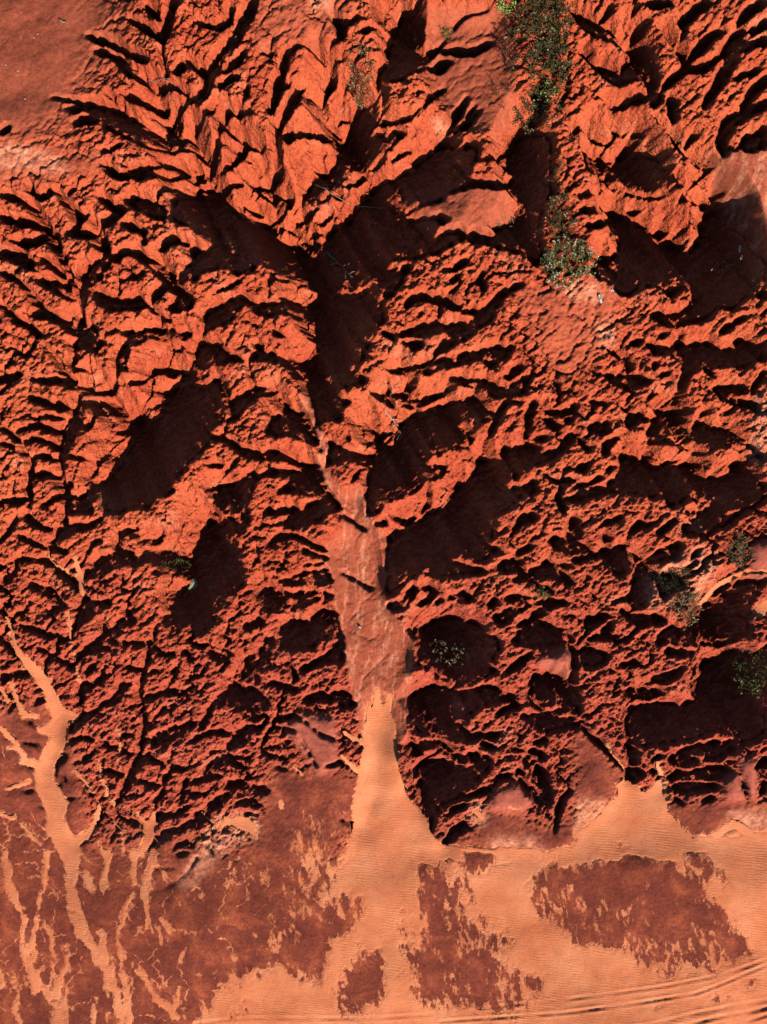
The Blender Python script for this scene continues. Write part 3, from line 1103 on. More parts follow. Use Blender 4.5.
rut([(560, 1040), (650, 1024), (695, 1013), (730, 1007), (767, 1001), (860, 980)], 0.04, 0.10)
rut([(590, 1045), (670, 1028), (715, 1018), (745, 1014), (767, 1009), (860, 990)], 0.075, 0.11)
rut([(640, 1050), (700, 1034), (745, 1024), (767, 1017), (860, 1000)], 0.065, 0.11)
rut([(190, 1026), (230, 1020), (290, 1018), (360, 1019), (440, 1016)], 0.03, 0.10)

def ground_z(x, y):
    i = int(np.clip(round((x - X0) / CELL), 0, NX - 1))
    j = int(np.clip(round((y - Y0) / CELL), 0, NY - 1))
    return float(max(h[j, i], zs[j, i] if M[j, i] > 0.1 else -99))

def at(u, v):
    """the point of the ground seen at u, v of the photograph"""
    z = 3.0
    for _ in range(12):
        x, y = (u - CX) * (CAMH - z) / FPX, (CY - v) * (CAMH - z) / FPX
        z = 0.5 * z + 0.5 * ground_z(x, y)
    return Vector((x, y, ground_z(x, y)))

# ------------------------------------------------------------------ materials
def new_mat(name):
    m = bpy.data.materials.new(name)
    m.use_nodes = True
    nt = m.node_tree
    return m, nt, nt.nodes['Principled BSDF']

def nd(nt, kind, **kw):
    n = nt.nodes.new(kind)
    for k, v in kw.items():
        if k in n.inputs.keys() if isinstance(k, str) else False:
            n.inputs[k].default_value = v
        else:
            setattr(n, k, v)
    return n

def noise(nt, scale, detail=6, rough_=0.6, dist=0.0):
    n = nt.nodes.new('ShaderNodeTexNoise')
    n.inputs['Scale'].default_value = scale
    n.inputs['Detail'].default_value = detail
    n.inputs['Roughness'].default_value = rough_
    n.inputs['Distortion'].default_value = dist
    geo = nt.nodes.get('pos') or nt.nodes.new('ShaderNodeNewGeometry')
    geo.name = 'pos'
    nt.links.new(geo.outputs['Position'], n.inputs['Vector'])
    return n.outputs['Fac']

def ramp(nt, fac, stops):
    r = nt.nodes.new('ShaderNodeValToRGB')
    while len(r.color_ramp.elements) < len(stops):
        r.color_ramp.elements.new(0.5)
    for e, (p, c) in zip(r.color_ramp.elements, stops):
        e.position = p
        e.color = (*c, 1) if len(c) == 3 else c
    nt.links.new(fac, r.inputs['Fac'])
    return r.outputs['Color']

def mix(nt, fac, a, b, mode='MIX'):
    m = nt.nodes.new('ShaderNodeMix')
    m.data_type = 'RGBA'
    m.blend_type = mode
    for s, v in ((0, fac), (6, a), (7, b)):
        if isinstance(v, (int, float)):
            m.inputs[s].default_value = v
        elif isinstance(v, tuple):
            m.inputs[s].default_value = (*v, 1)
        else:
            nt.links.new(v, m.inputs[s])
    return m.outputs[2]

def math_(nt, op, a, b):
    m = nt.nodes.new('ShaderNodeMath')
    m.operation = op
    for s, v in ((0, a), (1, b)):
        if isinstance(v, (int, float)):
            m.inputs[s].default_value = v
        else:
            nt.links.new(v, m.inputs[s])
    return m.outputs[0]

def attr(nt, name):
    a = nt.nodes.new('ShaderNodeAttribute')
    a.attribute_name = name
    s = nt.nodes.new('ShaderNodeSeparateColor')
    nt.links.new(a.outputs['Color'], s.inputs[0])
    return s.outputs[0], s.outputs[1], s.outputs[2], a.outputs['Alpha']

def bump(nt, height, strength, dist, prev=None):
    b = nt.nodes.new('ShaderNodeBump')
    b.inputs['Distance'].default_value = dist
    if isinstance(strength, (int, float)):
        b.inputs['Strength'].default_value = strength
    else:
        nt.links.new(strength, b.inputs['Strength'])
    nt.links.new(height, b.inputs['Height'])
    if prev is not None:
        nt.links.new(prev, b.inputs['Normal'])
    return b.outputs['Normal']

def sand_colour(nt):
    c = ramp(nt, noise(nt, 0.35, 7, 0.6), [(0.3, (0.47, 0.128, 0.054)), (0.5, (0.58, 0.182, 0.080)), (0.72, (0.65, 0.235, 0.113))])
    c = mix(nt, ramp(nt, noise(nt, 0.8, 9, 0.72, 0.8), [(0.50, (0, 0, 0)), (0.72, (0.55, 0.55, 0.55))]), c, (0.40, 0.098, 0.042))
    return mix(nt, 0.6, c, ramp(nt, noise(nt, 9.0, 6, 0.7), [(0.3, (0.72, 0.68, 0.66)), (0.7, (1.12, 1.12, 1.12))]), 'MULTIPLY')

def ripples(nt, strength):
    """short wind ripples, bent and broken up by a slow noise"""
    w = nt.nodes.new('ShaderNodeTexWave')
    w.wave_type = 'BANDS'
    w.bands_direction = 'Y'
    w.inputs['Scale'].default_value = 1.9
    w.inputs['Distortion'].default_value = 9.0
    w.inputs['Detail'].default_value = 4.0
    w.inputs['Detail Scale'].default_value = 1.1
    w.inputs['Detail Roughness'].default_value = 0.65
    mp = nt.nodes.new('ShaderNodeMapping')
    mp.inputs['Rotation'].default_value = (0, 0, math.radians(14))
    mp.inputs['Scale'].default_value = (0.45, 1, 1)
    nt.links.new(nt.nodes['pos'].outputs['Position'], mp.inputs['Vector'])
    nt.links.new(mp.outputs[0], w.inputs['Vector'])
    gate = ramp(nt, noise(nt, 0.5, 4), [(0.40, (0.1, 0.1, 0.1)), (0.62, (1, 1, 1))])
    n1 = bump(nt, w.outputs['Fac'], math_(nt, 'MULTIPLY', gate, strength), 0.045)
    return bump(nt, noise(nt, 6.0, 7, 0.7), 0.3, 0.07, n1)

clay_m, nt, bs = new_mat('red_clay')
a_mar, a_pink, a_dust, a_rough = attr(nt, 'soil')
a_sand, a_g, a_b, _a = attr(nt, 'cover')
clay = ramp(nt, noise(nt, 0.9, 8, 0.65), [(0.3, (0.26, 0.036, 0.016)), (0.5, (0.38, 0.060, 0.024)), (0.7, (0.47, 0.092, 0.038))])
clay = mix(nt, ramp(nt, noise(nt, 0.16, 4), [(0.42, (0, 0, 0)), (0.62, (0.8, 0.8, 0.8))]), clay, (0.43, 0.080, 0.031), 'MIX')
clay = mix(nt, math_(nt, 'MULTIPLY', a_g, 0.75), clay, ramp(nt, noise(nt, 1.1, 7, 0.65), [(0.3, (0.23, 0.032, 0.018)), (0.5, (0.335, 0.054, 0.030)), (0.7, (0.43, 0.082, 0.048))]))
brown = ramp(nt, noise(nt, 3.0, 7), [(0.3, (0.245, 0.052, 0.026)), (0.7, (0.345, 0.080, 0.040))])
marc = ramp(nt, noise(nt, 0.55, 9, 0.72, 0.4), [(0.34, (0.115, 0.023, 0.014)), (0.5, (0.175, 0.036, 0.020)), (0.66, (0.32, 0.070, 0.030))])
pinkc = ramp(nt, noise(nt, 2.0, 6), [(0.3, (0.26, 0.058, 0.036)), (0.7, (0.34, 0.084, 0.052))])
dustc = ramp(nt, noise(nt, 2.5, 6), [(0.3, (0.50, 0.155, 0.080)), (0.7, (0.63, 0.26, 0.15))])
clay = mix(nt, ramp(nt, noise(nt, 0.42, 8, 0.7, 0.5), [(0.55, (0, 0, 0)), (0.75, (0.5, 0.5, 0.5))]), clay, dustc)
inv = math_(nt, 'SUBTRACT', 1.0, a_rough)
c = mix(nt, inv, clay, brown)
c = mix(nt, a_mar, c, marc)
c = mix(nt, a_pink, c, pinkc)
c = mix(nt, math_(nt, 'MULTIPLY', a_dust, ramp(nt, noise(nt, 1.6, 7, 0.7), [(0.35, (0, 0, 0)), (0.62, (1, 1, 1))])), c, dustc)
c = mix(nt, 0.75, c, ramp(nt, noise(nt, 5.0, 5, 0.75), [(0.30, (0.45, 0.42, 0.42)), (0.47, (1, 1, 1)), (0.68, (1.30, 1.36, 1.40))]), 'MULTIPLY')
# blown sand lies thinly over the clay where the cover value says so, frayed by a fine streaky noise
mpv = nt.nodes.new('ShaderNodeMapping')
mpv.inputs['Scale'].default_value = (1.0, 0.42, 1.0)
mpv.inputs['Rotation'].default_value = (0, 0, math.radians(-8))
nt.links.new(nt.nodes['pos'].outputs['Position'], mpv.inputs['Vector'])
nz = nt.nodes.new('ShaderNodeTexNoise')
nz.inputs['Scale'].default_value = 4.5
nz.inputs['Detail'].default_value = 8
nz.inputs['Roughness'].default_value = 0.72
nz.inputs['Distortion'].default_value = 0.6
nt.links.new(mpv.outputs[0], nz.inputs['Vector'])
nz2 = nt.nodes.new('ShaderNodeTexNoise')
nz2.inputs['Scale'].default_value = 1.5
nz2.inputs['Detail'].default_value = 5
nz2.inputs['Roughness'].default_value = 0.6
nz2.inputs['Distortion'].default_value = 1.2
nt.links.new(mpv.outputs[0], nz2.inputs['Vector'])
fray = math_(nt, 'ADD', math_(nt, 'MULTIPLY', math_(nt, 'SUBTRACT', nz.outputs['Fac'], 0.5), 1.7), math_(nt, 'MULTIPLY', math_(nt, 'SUBTRACT', nz2.outputs['Fac'], 0.5), 1.0))
cov = ramp(nt, math_(nt, 'ADD', a_sand, fray), [(0.38, (0, 0, 0)), (0.66, (1, 1, 1))])
c = mix(nt, cov, c, sand_colour(nt))
nt.links.new(c, bs.inputs['Base Color'])
bs.inputs['Roughness'].default_value = 0.95
bs.inputs['Specular IOR Level'].default_value = 0.12
n1 = bump(nt, noise(nt, 3.4, 3, 0.6), math_(nt, 'ADD', math_(nt, 'MULTIPLY', a_rough, 0.85), 0.05), 0.34)
n1 = bump(nt, noise(nt, 9.0, 3, 0.6), 0.35, 0.07, n1)
nt.links.new(n1, bs.inputs['Normal'])

sand_m, nt, bs = new_mat('rippled_sand')
nt.links.new(sand_colour(nt), bs.inputs['Base Color'])
bs.inputs['Roughness'].default_value = 0.95
bs.inputs['Specular IOR Level'].default_value = 0.12
nt.links.new(ripples(nt, 0.28), bs.inputs['Normal'])

# ------------------------------------------------------------------ ground meshes
def grid_mesh(name, Z, mat, mask=None, soil=None):
    ny, nx = Z.shape
    idx = np.arange(nx * ny).reshape(ny, nx)
    quads = np.stack([idx[:-1, :-1], idx[:-1, 1:], idx[1:, 1:], idx[1:, :-1]], -1).reshape(-1, 4)
    co = np.stack([GX, GY, Z], -1).reshape(-1, 3)
    if mask is not None:
        quads = quads[mask.ravel()]
        used = np.zeros(len(co), bool)
        used[quads.ravel()] = True
        new = np.cumsum(used) - 1
        co = co[used]
        quads = new[quads]
    me = bpy.data.meshes.new(name)
    me.vertices.add(len(co))
    me.vertices.foreach_set('co', co.astype(np.float32).ravel())
    me.loops.add(len(quads) * 4)
    me.loops.foreach_set('vertex_index', quads.astype(np.int32).ravel())
    me.polygons.add(len(quads))
    me.polygons.foreach_set('loop_start', (np.arange(len(quads)) * 4).astype(np.int32))
    me.polygons.foreach_set('use_smooth', np.ones(len(quads), bool))
    me.update(calc_edges=True)
    if soil is not None:
        a = me.attributes.new('soil', 'FLOAT_COLOR', 'POINT')
        s = soil.reshape(-1, 4)
        a.data.foreach_set('color', s.astype(np.float32).ravel())
        a = me.attributes.new('cover', 'FLOAT_COLOR', 'POINT')
        s = np.stack([np.clip(M * 1.1 + 0.5, 0, 1), soil_red, np.zeros_like(M), np.ones_like(M)], -1)
        a.data.foreach_set('color', s.astype(np.float32).ravel())
    me.materials.append(mat)
    o = bpy.data.objects.new(name, me)
    COL.objects.link(o)
    return o

def tag(o, label, cat=None, group=None, kind=None):
    o['label'] = label
    if cat: o['category'] = cat
    if group: o['group'] = group
    if kind: o['kind'] = kind
    return o

soil_red = smooth(420, 720, V + 90 * fbm(GX * 0.08, GY * 0.08, 3, 140) + 0.12 * (U - 380))
thread = smooth(0.38, 0.85, ridged((GX - 0.1 * GY) * 1.6 + 0.4 * fbm(GX, GY, 2, 110), GY * 0.16, 3, 112) - 0.75)
dustv = np.clip(bil(dust, U, V) * 1.1 + 0.9 * thread * bil(blur(channel, 1), U, V), 0, 1)
soil = np.stack([np.clip(flat, 0, 1), np.clip(bil(mound, U, V) * 1.1, 0, 1), dustv, np.clip(rough, 0, 1)], -1)
tag(grid_mesh('eroded_hillside', h, clay_m, None, soil), 'gullied red clay hillside with sharp spurs running down to the sand', 'hillside', kind='structure')

cm = (M[:-1, :-1] + M[1:, 1:]) / 2
cu, cv = (U[:-1, :-1] + U[1:, 1:]) / 2, (V[:-1, :-1] + V[1:, 1:]) / 2
show = cm > 0.20
trk = (cv > 962 - (cu - 767) * 0.16 + 4) & (cu > 420) & (cv > 955)
left = (cu < 250) & (cv < 1010) & ~trk
right = ~left & ~trk & (cu > 590) & (cv < 850)
mid = ~left & ~trk & ~right & (cv < 860)
for nm, mk, lb, ct in (('sand_wash', left, 'pale sand wash with branching veins down the left of the clay', 'sand wash'),
                       ('sand_wash', mid, 'pale sand wash leaving the main gully in the middle', 'sand wash'),
                       ('sand_wash', right, 'pale sand fan spilling from the right gullies', 'sand fan'),
                       ('sand_flat', ~left & ~trk & ~right & ~mid, 'rippled orange sand flat with bare clay patches', 'sand'),
                       ('dirt_track', trk, 'tyre ruts pressed into the orange sand at the lower right', 'track')):
    tag(grid_mesh(nm, zs, sand_m, mk & show), lb, ct, kind='structure')

# land beyond the surveyed ground
n = 61
far = np.linspace(-1, 1, n)
far = np.sign(far) * np.abs(far) ** 2.0 * 320
bm = bmesh.new()
vv = {}
for j in range(n):
    for i in range(n):
        x, y = far[i], far[j]
        inside = X0 + 3 < x < X1 - 3 and Y0 + 3 < y < Y1 - 3
        z = float(hill(np.array(min(y, 70.0)))) + 1.5 * float(fbm(np.array([x * 0.03]), np.array([y * 0.03]), 3, 51)[0]) - (6.5 if inside else 1.2)
        vv[i, j] = bm.verts.new((x, y, z))
for j in range(n - 1):
    for i in range(n - 1):
        xm, ym = (far[i] + far[i + 1]) / 2, (far[j] + far[j + 1]) / 2
        if X0 + 3 < xm < X1 - 3 and Y0 + 3 < ym < Y1 - 3:
            continue
        bm.faces.new((vv[i, j], vv[i + 1, j], vv[i + 1, j + 1], vv[i, j + 1]))
me = bpy.data.meshes.new('far_ground')
bm.to_mesh(me)
bm.free()
me.materials.append(clay_m)
a = me.attributes.new('soil', 'FLOAT_COLOR', 'POINT')
a.data.foreach_set('color', np.tile(np.array([0.5, 0, 0.2, 0.6], np.float32), len(me.vertices)))
o = bpy.data.objects.new('far_ground', me)
COL.objects.link(o)
tag(o, 'open red clay land beyond the gullies', 'ground', kind='structure')

# ------------------------------------------------------------------ plants, dead wood, stones and scraps
def plant_mat(name, a, b, scale=7.0, trans=0.0, rough_=0.7):
    m, nt, bs = new_mat(name)
    nt.links.new(ramp(nt, noise(nt, scale, 4, 0.7), [(0.35, a), (0.65, b)]), bs.inputs['Base Color'])
    bs.inputs['Roughness'].default_value = rough_
    bs.inputs['Specular IOR Level'].default_value = 0.08
    return m

LEAF = {
    'olive': plant_mat('olive_leaf', (0.024, 0.022, 0.008), (0.088, 0.072, 0.026)),
    'green': plant_mat('green_leaf', (0.045, 0.070, 0.018), (0.110, 0.140, 0.035)),
    'lime': plant_mat('lime_leaf', (0.20, 0.32, 0.06), (0.36, 0.48, 0.12)),
    'brown': plant_mat('dry_leaf', (0.085, 0.058, 0.026), (0.17, 0.115, 0.052)),
    'pale': plant_mat('pale_seed_head', (0.15, 0.115, 0.055), (0.33, 0.26, 0.145)),
    'cream': plant_mat('cream_flower', (0.28, 0.22, 0.14), (0.48, 0.40, 0.29)),
}
stem_m = plant_mat('brown_stem', (0.06, 0.040, 0.022), (0.14, 0.095, 0.05))
wood_m = plant_mat('bleached_wood', (0.17, 0.125, 0.085), (0.33, 0.26, 0.19), 9.0, rough_=0.85)
grey_m = plant_mat('weathered_twig', (0.15, 0.105, 0.07), (0.28, 0.20, 0.14), 9.0, rough_=0.85)
stone_m = plant_mat('pale_stone', (0.30, 0.20, 0.15), (0.46, 0.34, 0.27), 12.0, rough_=0.9)
green_stone_m = plant_mat('grey_green_stone', (0.16, 0.15, 0.08), (0.30, 0.27, 0.16), 10.0, rough_=0.9)
scrap_m = plant_mat('white_scrap', (0.60, 0.58, 0.56), (0.74, 0.72, 0.70), 5.0, rough_=0.6)

def mesh_obj(name, verts, faces, mat, parent=None, sm=False):
    me = bpy.data.meshes.new(name)
    me.from_pydata(verts, [], faces)
    me.materials.append(mat)
    if sm:
        me.polygons.foreach_set('use_smooth', np.ones(len(faces), bool))
    me.update()
    o = bpy.data.objects.new(name, me)
    COL.objects.link(o)
    if parent is not None:
        o.parent = parent
    return o

def empty(name, loc, label, cat, group=None):
    o = bpy.data.objects.new(name, None)
    o.location = loc
    o.empty_display_size = 0.2
    COL.objects.link(o)
    return tag(o, label, cat, group)

def tube(V_, F_, pts, r0, r1, sides=5):
    n0 = len(V_)
    for k, p in enumerate(pts):
        p = Vector(p)
        a = Vector(pts[max(k - 1, 0)])
        b = Vector(pts[min(k + 1, len(pts) - 1)])
        d = (b - a).normalized()
        s = d.cross(Vector((0.31, 0.17, 0.93))).normalized()
        t = d.cross(s)
        r = r0 + (r1 - r0) * k / (len(pts) - 1)
        for q in range(sides):
            an = 2 * math.pi * q / sides
            V_.append(tuple(p + (s * math.cos(an) + t * math.sin(an)) * r))
    for k in range(len(pts) - 1):
        for q in range(sides):
            a, b = n0 + k * sides + q, n0 + k * sides + (q + 1) % sides
            F_.append((a, b, b + sides, a + sides))
    F_.append(tuple(n0 + q for q in reversed(range(sides))))
    F_.append(tuple(n0 + (len(pts) - 1) * sides + q for q in range(sides)))

def leaf(V_, F_, p, d, ln, wd, R):
    d = d.normalized()
    s = d.cross(Vector((R.uniform(-.5, .5), R.uniform(-.5, .5), 1))).normalized() * wd
    nrm = s.cross(d).normalized()
    n0 = len(V_)
    mid = p + d * ln * 0.5 - nrm * wd * 0.35
    V_.extend([tuple(p), tuple(p + d * ln * 0.45 + s), tuple(p + d * ln), tuple(p + d * ln * 0.5 - s), tuple(mid)])
    F_.extend([(n0, n0 + 1, n0 + 4), (n0 + 1, n0 + 2, n0 + 4), (n0 + 2, n0 + 3, n0 + 4), (n0 + 3, n0, n0 + 4)])

def bush(name, label, cat, u, v, rx, ry, ht, stems, kind, per_stem, pale=None, pale_n=0, size=0.16, seed=0, group=None, lean=(0, 0), narrow=False):
    """stems rooted over an ellipse of ground, leaves along each stem, seed heads or flowers at the tips"""
    R = random.Random(seed * 7 + 3)
    c = at(u, v)
    root = empty(name, c, label, cat, group)
    SV, SF, LV, LF, PV, PF = [], [], [], [], [], []
    for k in range(stems):
        an, rr = R.uniform(0, 2 * math.pi), math.sqrt(R.random())
        x, y = c.x + rx * PXM * 0.95 * rr * math.cos(an) * 0.8, c.y + ry * PXM * 0.95 * rr * math.sin(an) * 0.8
        g = Vector((x, y, min(ground_z(x, y), c.z + 0.7)))
        g.z = max(g.z, c.z - 1.2)
        out = Vector((math.cos(an) * rx, math.sin(an) * ry, 0)).normalized()
        hh = ht * R.uniform(0.45, 1.1) * (1.1 - 0.4 * rr)
        tip = g + out * hh * (0.25 if narrow else 0.55) * rr + Vector((R.uniform(-.25, .25) * hh + lean[0] * hh, R.uniform(-.25, .25) * hh + lean[1] * hh, hh))
        bend = (g + tip) / 2 + Vector((R.uniform(-.12, .12) * hh, R.uniform(-.12, .12) * hh, 0.12 * hh))
        pts = [(g - Vector((0, 0, 0.08))) - c, bend - c, tip - c]
        tube(SV, SF, pts, 0.016, 0.006, 4)
        for q in range(per_stem):
            t = R.uniform(0.15, 1.0)
            p = pts[0].lerp(pts[1], t * 2) if t < 0.5 else pts[1].lerp(pts[2], t * 2 - 1)
            p = p + Vector((R.uniform(-1, 1), R.uniform(-1, 1), R.uniform(-.7, .7))) * size * 0.9
            d = Vector((R.uniform(-1, 1), R.uniform(-1, 1), R.uniform(-0.1, 0.9)))
            leaf(LV, LF, p, d, size * R.uniform(0.6, 1.4), size * R.uniform(0.16, 0.30), R)
        if pale and R.random() < pale_n:
            for q in range(R.randint(2, 4)):
                p = pts[2] + Vector((R.uniform(-1, 1), R.uniform(-1, 1), R.uniform(-.4, .4))) * size * 0.7
                leaf(PV, PF, p, Vector((R.uniform(-1, 1), R.uniform(-1, 1), R.uniform(0, .6))), size * R.uniform(0.6, 1.0), size * R.uniform(0.25, 0.4), R)
    if SF:
        mesh_obj('stems', SV, SF, stem_m, root)['kind'] = 'stuff'
    if LF:
        mesh_obj('foliage', LV, LF, LEAF[kind], root)['kind'] = 'stuff'
    if PF:
        mesh_obj('flower_heads' if pale == 'cream' else 'seed_heads', PV, PF, LEAF[pale], root)['kind'] = 'stuff'
    return root

def tuft(name, label, cat, u, v, rx, ry, ht, blades, kind, seed=0, lean=(0, 0), width=0.02, pale=None):
    R = random.Random(seed * 13 + 1)
    c = at(u, v)
    root = empty(name, c, label, cat)
    BV, BF, PV, PF = [], [], [], []
    for k in range(blades):
        an, rr = R.uniform(0, 2 * math.pi), math.sqrt(R.random())
        x, y = c.x + rx * PXM * 0.8 * rr * math.cos(an), c.y + ry * PXM * 0.8 * rr * math.sin(an)
        g = Vector((x, y, min(max(ground_z(x, y), c.z - 0.8), c.z + 0.5) - 0.03)) - c
        hh = ht * R.uniform(0.5, 1.15)
        an2 = an + R.uniform(-.9, .9)
        o1 = Vector((math.cos(an2) * .30 + lean[0], math.sin(an2) * .30 + lean[1], 0))
        pts = [g, g + o1 * hh * 0.35 + Vector((0, 0, hh * 0.6)), g + o1 * hh * 1.1 + Vector((0, 0, hh * 0.85))]
        s = Vector((-o1.y, o1.x, 0)).normalized() * width
        V_, F_ = (PV, PF) if pale and R.random() < 0.35 else (BV, BF)
        n0 = len(V_)
        V_.extend([tuple(pts[0] - s), tuple(pts[0] + s), tuple(pts[1] + s * .8), tuple(pts[1] - s * .8), tuple(pts[2])])
        F_.extend([(n0, n0 + 1, n0 + 2, n0 + 3), (n0 + 3, n0 + 2, n0 + 4)])
    mesh_obj('blades', BV, BF, LEAF[kind], root)['kind'] = 'stuff'
    if PF:
        mesh_obj('dry_blades', PV, PF, LEAF[pale], root)['kind'] = 'stuff'
    return root

def branch(name, label, lines, mat, r=0.035, lift=0.12, seed=0):
    """dead wood lying on the ground: the first line is the limb, the rest are its twigs"""
    R = random.Random(seed)
    c = at(*lines[0][0])
    root = empty(name, c, label, 'branch')
    for k, ln in enumerate(lines):
        gp = [at(*p) for p in ln]
        top = max(p.z for p in gp)
        pts = []
        for a, b in zip(gp[:-1], gp[1:]):
            for q in range(4):
                p = a.lerp(b, q / 4)
                pts.append(p)
        pts.append(gp[-1])
        out = []
        for p in pts:
            z = max(p.z, ground_z(p.x, p.y)) + lift * R.uniform(0.7, 1.2)
            out.append(Vector((p.x + R.uniform(-.03, .03), p.y + R.uniform(-.03, .03), z)) - c)
        for q in range(2):                                   # a stick is stiff: it bridges the hollows
            out = [out[0]] + [Vector((b.x, b.y, max(b.z, (a.z + d.z) / 2))) for a, b, d in zip(out[:-2], out[1:-1], out[2:])] + [out[-1]]
        V_, F_ = [], []
        tube(V_, F_, out, r if k == 0 else r * 0.65, r * 0.45 if k == 0 else r * 0.3, 6)
        mesh_obj('limb' if k == 0 else 'twig', V_, F_, mat, root, True)
    return root

def stone(name, label, cat, u, v, size, mat, seed, group=None, squash=0.6):
    R = random.Random(seed)
    c = at(u, v)
    bm = bmesh.new()
    bmesh.ops.create_icosphere(bm, subdivisions=2, radius=1)
    ph = [R.uniform(0, 6) for _ in range(3)]
    for p in bm.verts:
        k = 1 + 0.18 * math.sin(3 * p.co.x + ph[0]) + 0.15 * math.sin(4 * p.co.y + ph[1]) + R.uniform(-.05, .05)
        p.co = Vector((p.co.x * k * size, p.co.y * k * size * 0.75, p.co.z * k * size * squash + size * squash * 0.45))
    me = bpy.data.meshes.new(name)
    bm.to_mesh(me)
    bm.free()
    me.materials.append(mat)
    o = bpy.data.objects.new(name, me)
    o.location = c
    o.rotation_euler = (0, 0, R.uniform(0, 6))
    COL.objects.link(o)
    return tag(o, label, cat, group)

def scrap(label, u, v, w, l, rot, seed):
    """crumpled thin sheet"""
    R = random.Random(seed)
    c = at(u, v)
    bm = bmesh.new()
    bmesh.ops.create_grid(bm, x_segments=5, y_segments=5, size=0.5)
    for p in bm.verts:
        p.co = Vector((p.co.x * w * R.uniform(.8, 1.1), p.co.y * l * R.uniform(.85, 1.1), 0.05 + R.uniform(0, 0.09)))
    bmesh.ops.solidify(bm, geom=bm.faces[:], thickness=0.012)
    me = bpy.data.meshes.new('paper_scrap')
    bm.to_mesh(me)
    bm.free()
    me.materials.append(scrap_m)
    o = bpy.data.objects.new('paper_scrap', me)
    o.location = c + Vector((0, 0, 0.05))
    o.rotation_euler = (0, 0, rot)
    COL.objects.link(o)
    return tag(o, label, 'scrap')

# the scrub filling the head of the steep gully, top right of the middle
bush('scrub_bush', 'dense olive scrub at the top edge, in the head of the steep gully', 'shrub', 543, 18, 30, 30, 1.1, 120, 'olive', 19, 'pale', 0.10, 0.17, 1)
bush('scrub_bush', 'dense olive scrub filling the middle of the steep gully head', 'shrub', 549, 68, 22, 30, 1.0, 100, 'olive', 18, 'pale', 0.14, 0.17, 2)
bush('scrub_bush', 'ragged olive scrub at the lower end of the gully-head thicket', 'shrub', 536, 112, 24, 18, 0.8, 65, 'olive', 13, 'pale', 0.3, 0.16, 3)
bush('scrub_bush', 'thin strip of sparse scrub on the left side of the gully-head thicket', 'shrub', 512, 45, 8, 34, 0.6, 28, 'olive', 8, 'pale', 0.2, 0.14, 4)
bush('bright_green_plant', 'bright lime green plant cut by the top edge', 'plant', 507, 4, 8, 6, 0.5, 26, 'lime', 11, None, 0, 0.16, 5)
bush('green_plant', 'small fresh green plant inside the olive thicket', 'plant', 545, 97, 5, 5, 0.9, 12, 'lime', 6, None, 0, 0.14, 6)
bush('green_seedling', 'small green seedling alone on the smooth clay shoulder', 'plant', 446, 33, 6, 6, 0.4, 14, 'green', 7, None, 0, 0.13, 7)
# stalks in the side gully
bush('stalk_clump', 'clump of tall stalks with pale seed heads in the upper side gully', 'shrub', 360, 80, 13, 26, 1.3, 80, 'olive', 5, 'pale', 0.85, 0.13, 8, narrow=True)
# bush with flowers below the dark gully
bush('flowering_bush', 'green bush covered in whitish flowers above the smooth bright face', 'shrub', 567, 264, 28, 24, 1.1, 120, 'green', 11, 'cream', 0.62, 0.14, 9)
bush('leafy_bush', 'dark leafy bush right behind the flowering one', 'shrub', 560, 222, 13, 24, 1.0, 60, 'olive', 12, 'cream', 0.12, 0.15, 10)
bush('edge_shrub', 'wispy shrub along the right lip of the dark gully', 'shrub', 558, 178, 5, 24, 0.5, 22, 'olive', 5, 'pale', 0.1, 0.12, 11)
tuft('pale_grass', 'pale arching grass left of the dark gully', 'grass', 505, 223, 14, 5, 0.8, 46, 'brown', 12, (-0.5, 0.1), 0.02, 'pale')
# right side
bush('flower_patch', 'sparse patch of tiny white flowers in the shaded side valley', 'plant', 727, 268, 20, 14, 0.35, 26, 'olive', 5, 'cream', 0.35, 0.10, 13)
tuft('dry_grass', 'straw coloured dry grass at the gully fork on the right', 'grass', 708, 158, 22, 9, 0.5, 90, 'brown', 14, (0.1, 0.0), 0.02, 'pale')
bush('dry_shrub', 'thin dry shrub in a gully at the top right', 'shrub', 685, 20, 5, 18, 0.5, 18, 'brown', 7, None, 0, 0.12, 15)
bush('seedy_shrub', 'round shrub dotted with pale seed heads above the right wash', 'shrub', 686, 608, 18, 18, 1.0, 80, 'olive', 9, 'pale', 0.8, 0.12, 16)
bush('dark_shrub', 'dark shrub in shade just above the round seedy one', 'shrub', 671, 578, 17, 13, 0.8, 55, 'olive', 12, None, 0, 0.14, 17)
bush('brown_shrub', 'brownish shrub beside the pale sand near the right edge', 'shrub', 738, 550, 11, 20, 0.8, 60, 'brown', 11, 'pale', 0.12, 0.13, 18)
bush('valley_shrub', 'grey green shrub in the deep shade at the right edge', 'shrub', 752, 672, 18, 26, 0.9, 70, 'green', 9, 'pale', 0.25, 0.13, 19)
bush('twiggy_bush', 'twiggy dry bush in the shaded hollow right of the main wash', 'shrub', 448, 652, 26, 12, 0.9, 60, 'brown', 4, 'pale', 0.55, 0.12, 20)
bush('low_herb', 'low green herb on the rough spur right of the middle', 'plant', 541, 593, 9, 6, 0.35, 24, 'green', 7, 'pale', 0.3, 0.11, 21)
tuft('green_grass', 'olive grass on the rim beside the left shaded hollow', 'grass', 176, 568, 16, 9, 0.45, 150, 'green', 22, (0.1, 0.1), 0.022, 'brown')
for k, (u, v) in enumerate([(496, 94), (507, 90), (490, 101), (503, 108), (494, 84)]):
    bush('sprout', 'tiny dark sprout on the clay slope left of the thicket', 'plant', u, v, 2.0, 2.0, 0.25, 6, 'olive', 4, None, 0, 0.10, 30 + k, 'sprouts beside the thicket')
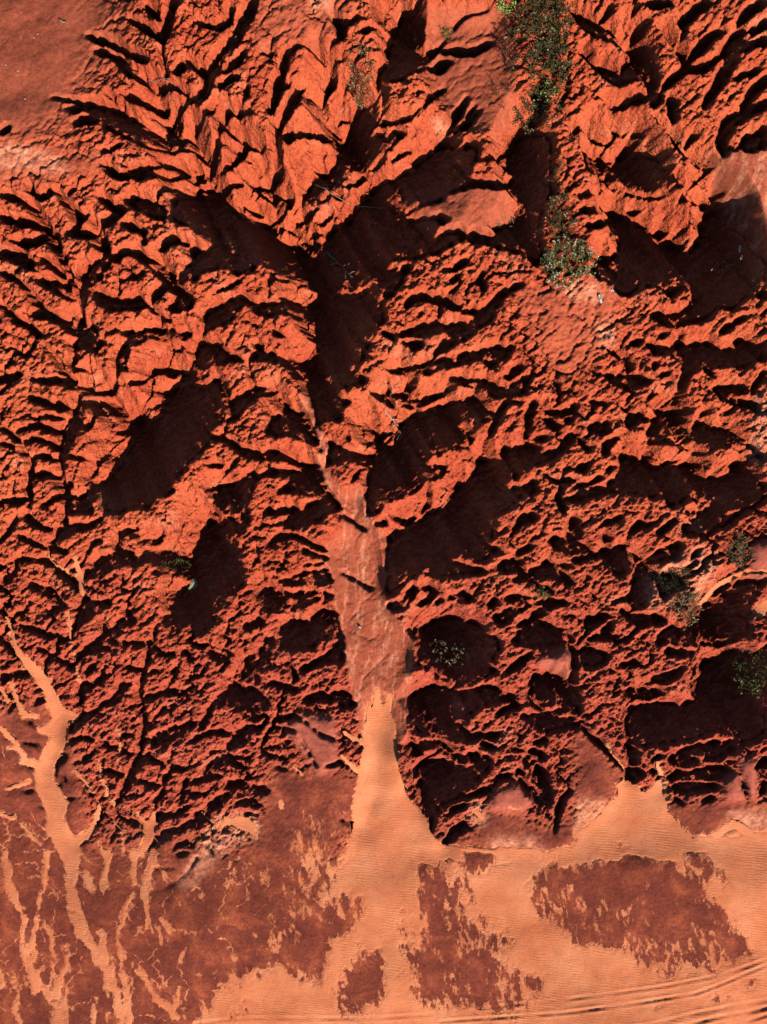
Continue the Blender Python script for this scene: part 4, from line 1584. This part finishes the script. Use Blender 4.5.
# dead wood
branch('dead_branch', 'bleached forked branch hooked over the spur in the middle', [[(384, 410), (392, 419), (399, 427)], [(399, 427), (400, 434), (396, 441)], [(392, 419), (397, 420), (403, 420)], [(396, 424), (390, 431), (384, 437)]], wood_m, 0.05, 0.16, 1)
branch('dead_branch', 'pale twiggy branch lying in the dark fork of the main gully', [[(326, 252), (334, 260), (343, 267), (352, 278)], [(334, 260), (333, 252)], [(343, 267), (350, 264)], [(346, 270), (345, 279)], [(338, 263), (329, 266)], [(349, 274), (355, 272)]], wood_m, 0.05, 0.18, 2)
branch('dead_stick', 'long thin stick slanting across the spur above the gully fork', [[(312, 183), (330, 194), (354, 208)]], grey_m, 0.035, 0.14, 3)
branch('dead_stick', 'thin pale stick lying level right of the gully fork', [[(358, 207), (372, 208), (386, 209)]], wood_m, 0.035, 0.14, 4)
branch('dead_stick', 'grey stick bridging a gully near the top left shoulder', [[(148, 84), (158, 83), (171, 80)]], grey_m, 0.045, 0.14, 5)
branch('dead_stick', 'grey stick in the gully at the top, left of the stalks', [[(228, 49), (234, 44), (241, 38)]], grey_m, 0.04, 0.12, 6)
branch('white_stick', 'short white stick on the smooth shoulder at the top left', [[(60, 20), (64, 22), (68, 24)]], wood_m, 0.045, 0.04, 7)
# stones and scraps
for k, (u, v) in enumerate([(34, 38), (38, 34), (6, 65), (18, 71), (25, 99), (61, 96)]):
    stone('pale_pebble', 'tiny pale pebble on the smooth shoulder at the top left', 'pebble', u, v, 0.05, stone_m, 40 + k, 'pebbles on the smooth shoulder')
stone('white_stone', 'white stone on the floor of the main wash', 'stone', 360, 627, 0.13, stone_m, 50)
stone('pale_stone', 'small white stone on the spur left of the middle', 'stone', 212, 442, 0.09, stone_m, 51)
stone('green_stone', 'grey green boulder in the shaded hollow on the left', 'stone', 193, 585, 0.42, green_stone_m, 52)
stone('pale_stone', 'small pale stone at the rim of the large left hollow', 'stone', 177, 471, 0.07, stone_m, 53)
scrap('white paper scrap in the shaded side valley, the upper of two', 740, 249, 0.20, 0.42, 0.1, 60)
scrap('white paper scrap in the shaded side valley, the lower of two', 741, 258, 0.16, 0.26, -0.3, 61)
scrap('narrow white scrap on the bright face below the flowering bush', 600, 299, 0.14, 0.55, 0.2, 62)
scrap('small white scrap beside the narrow one on the bright face', 612, 291, 0.13, 0.18, 0.8, 63)
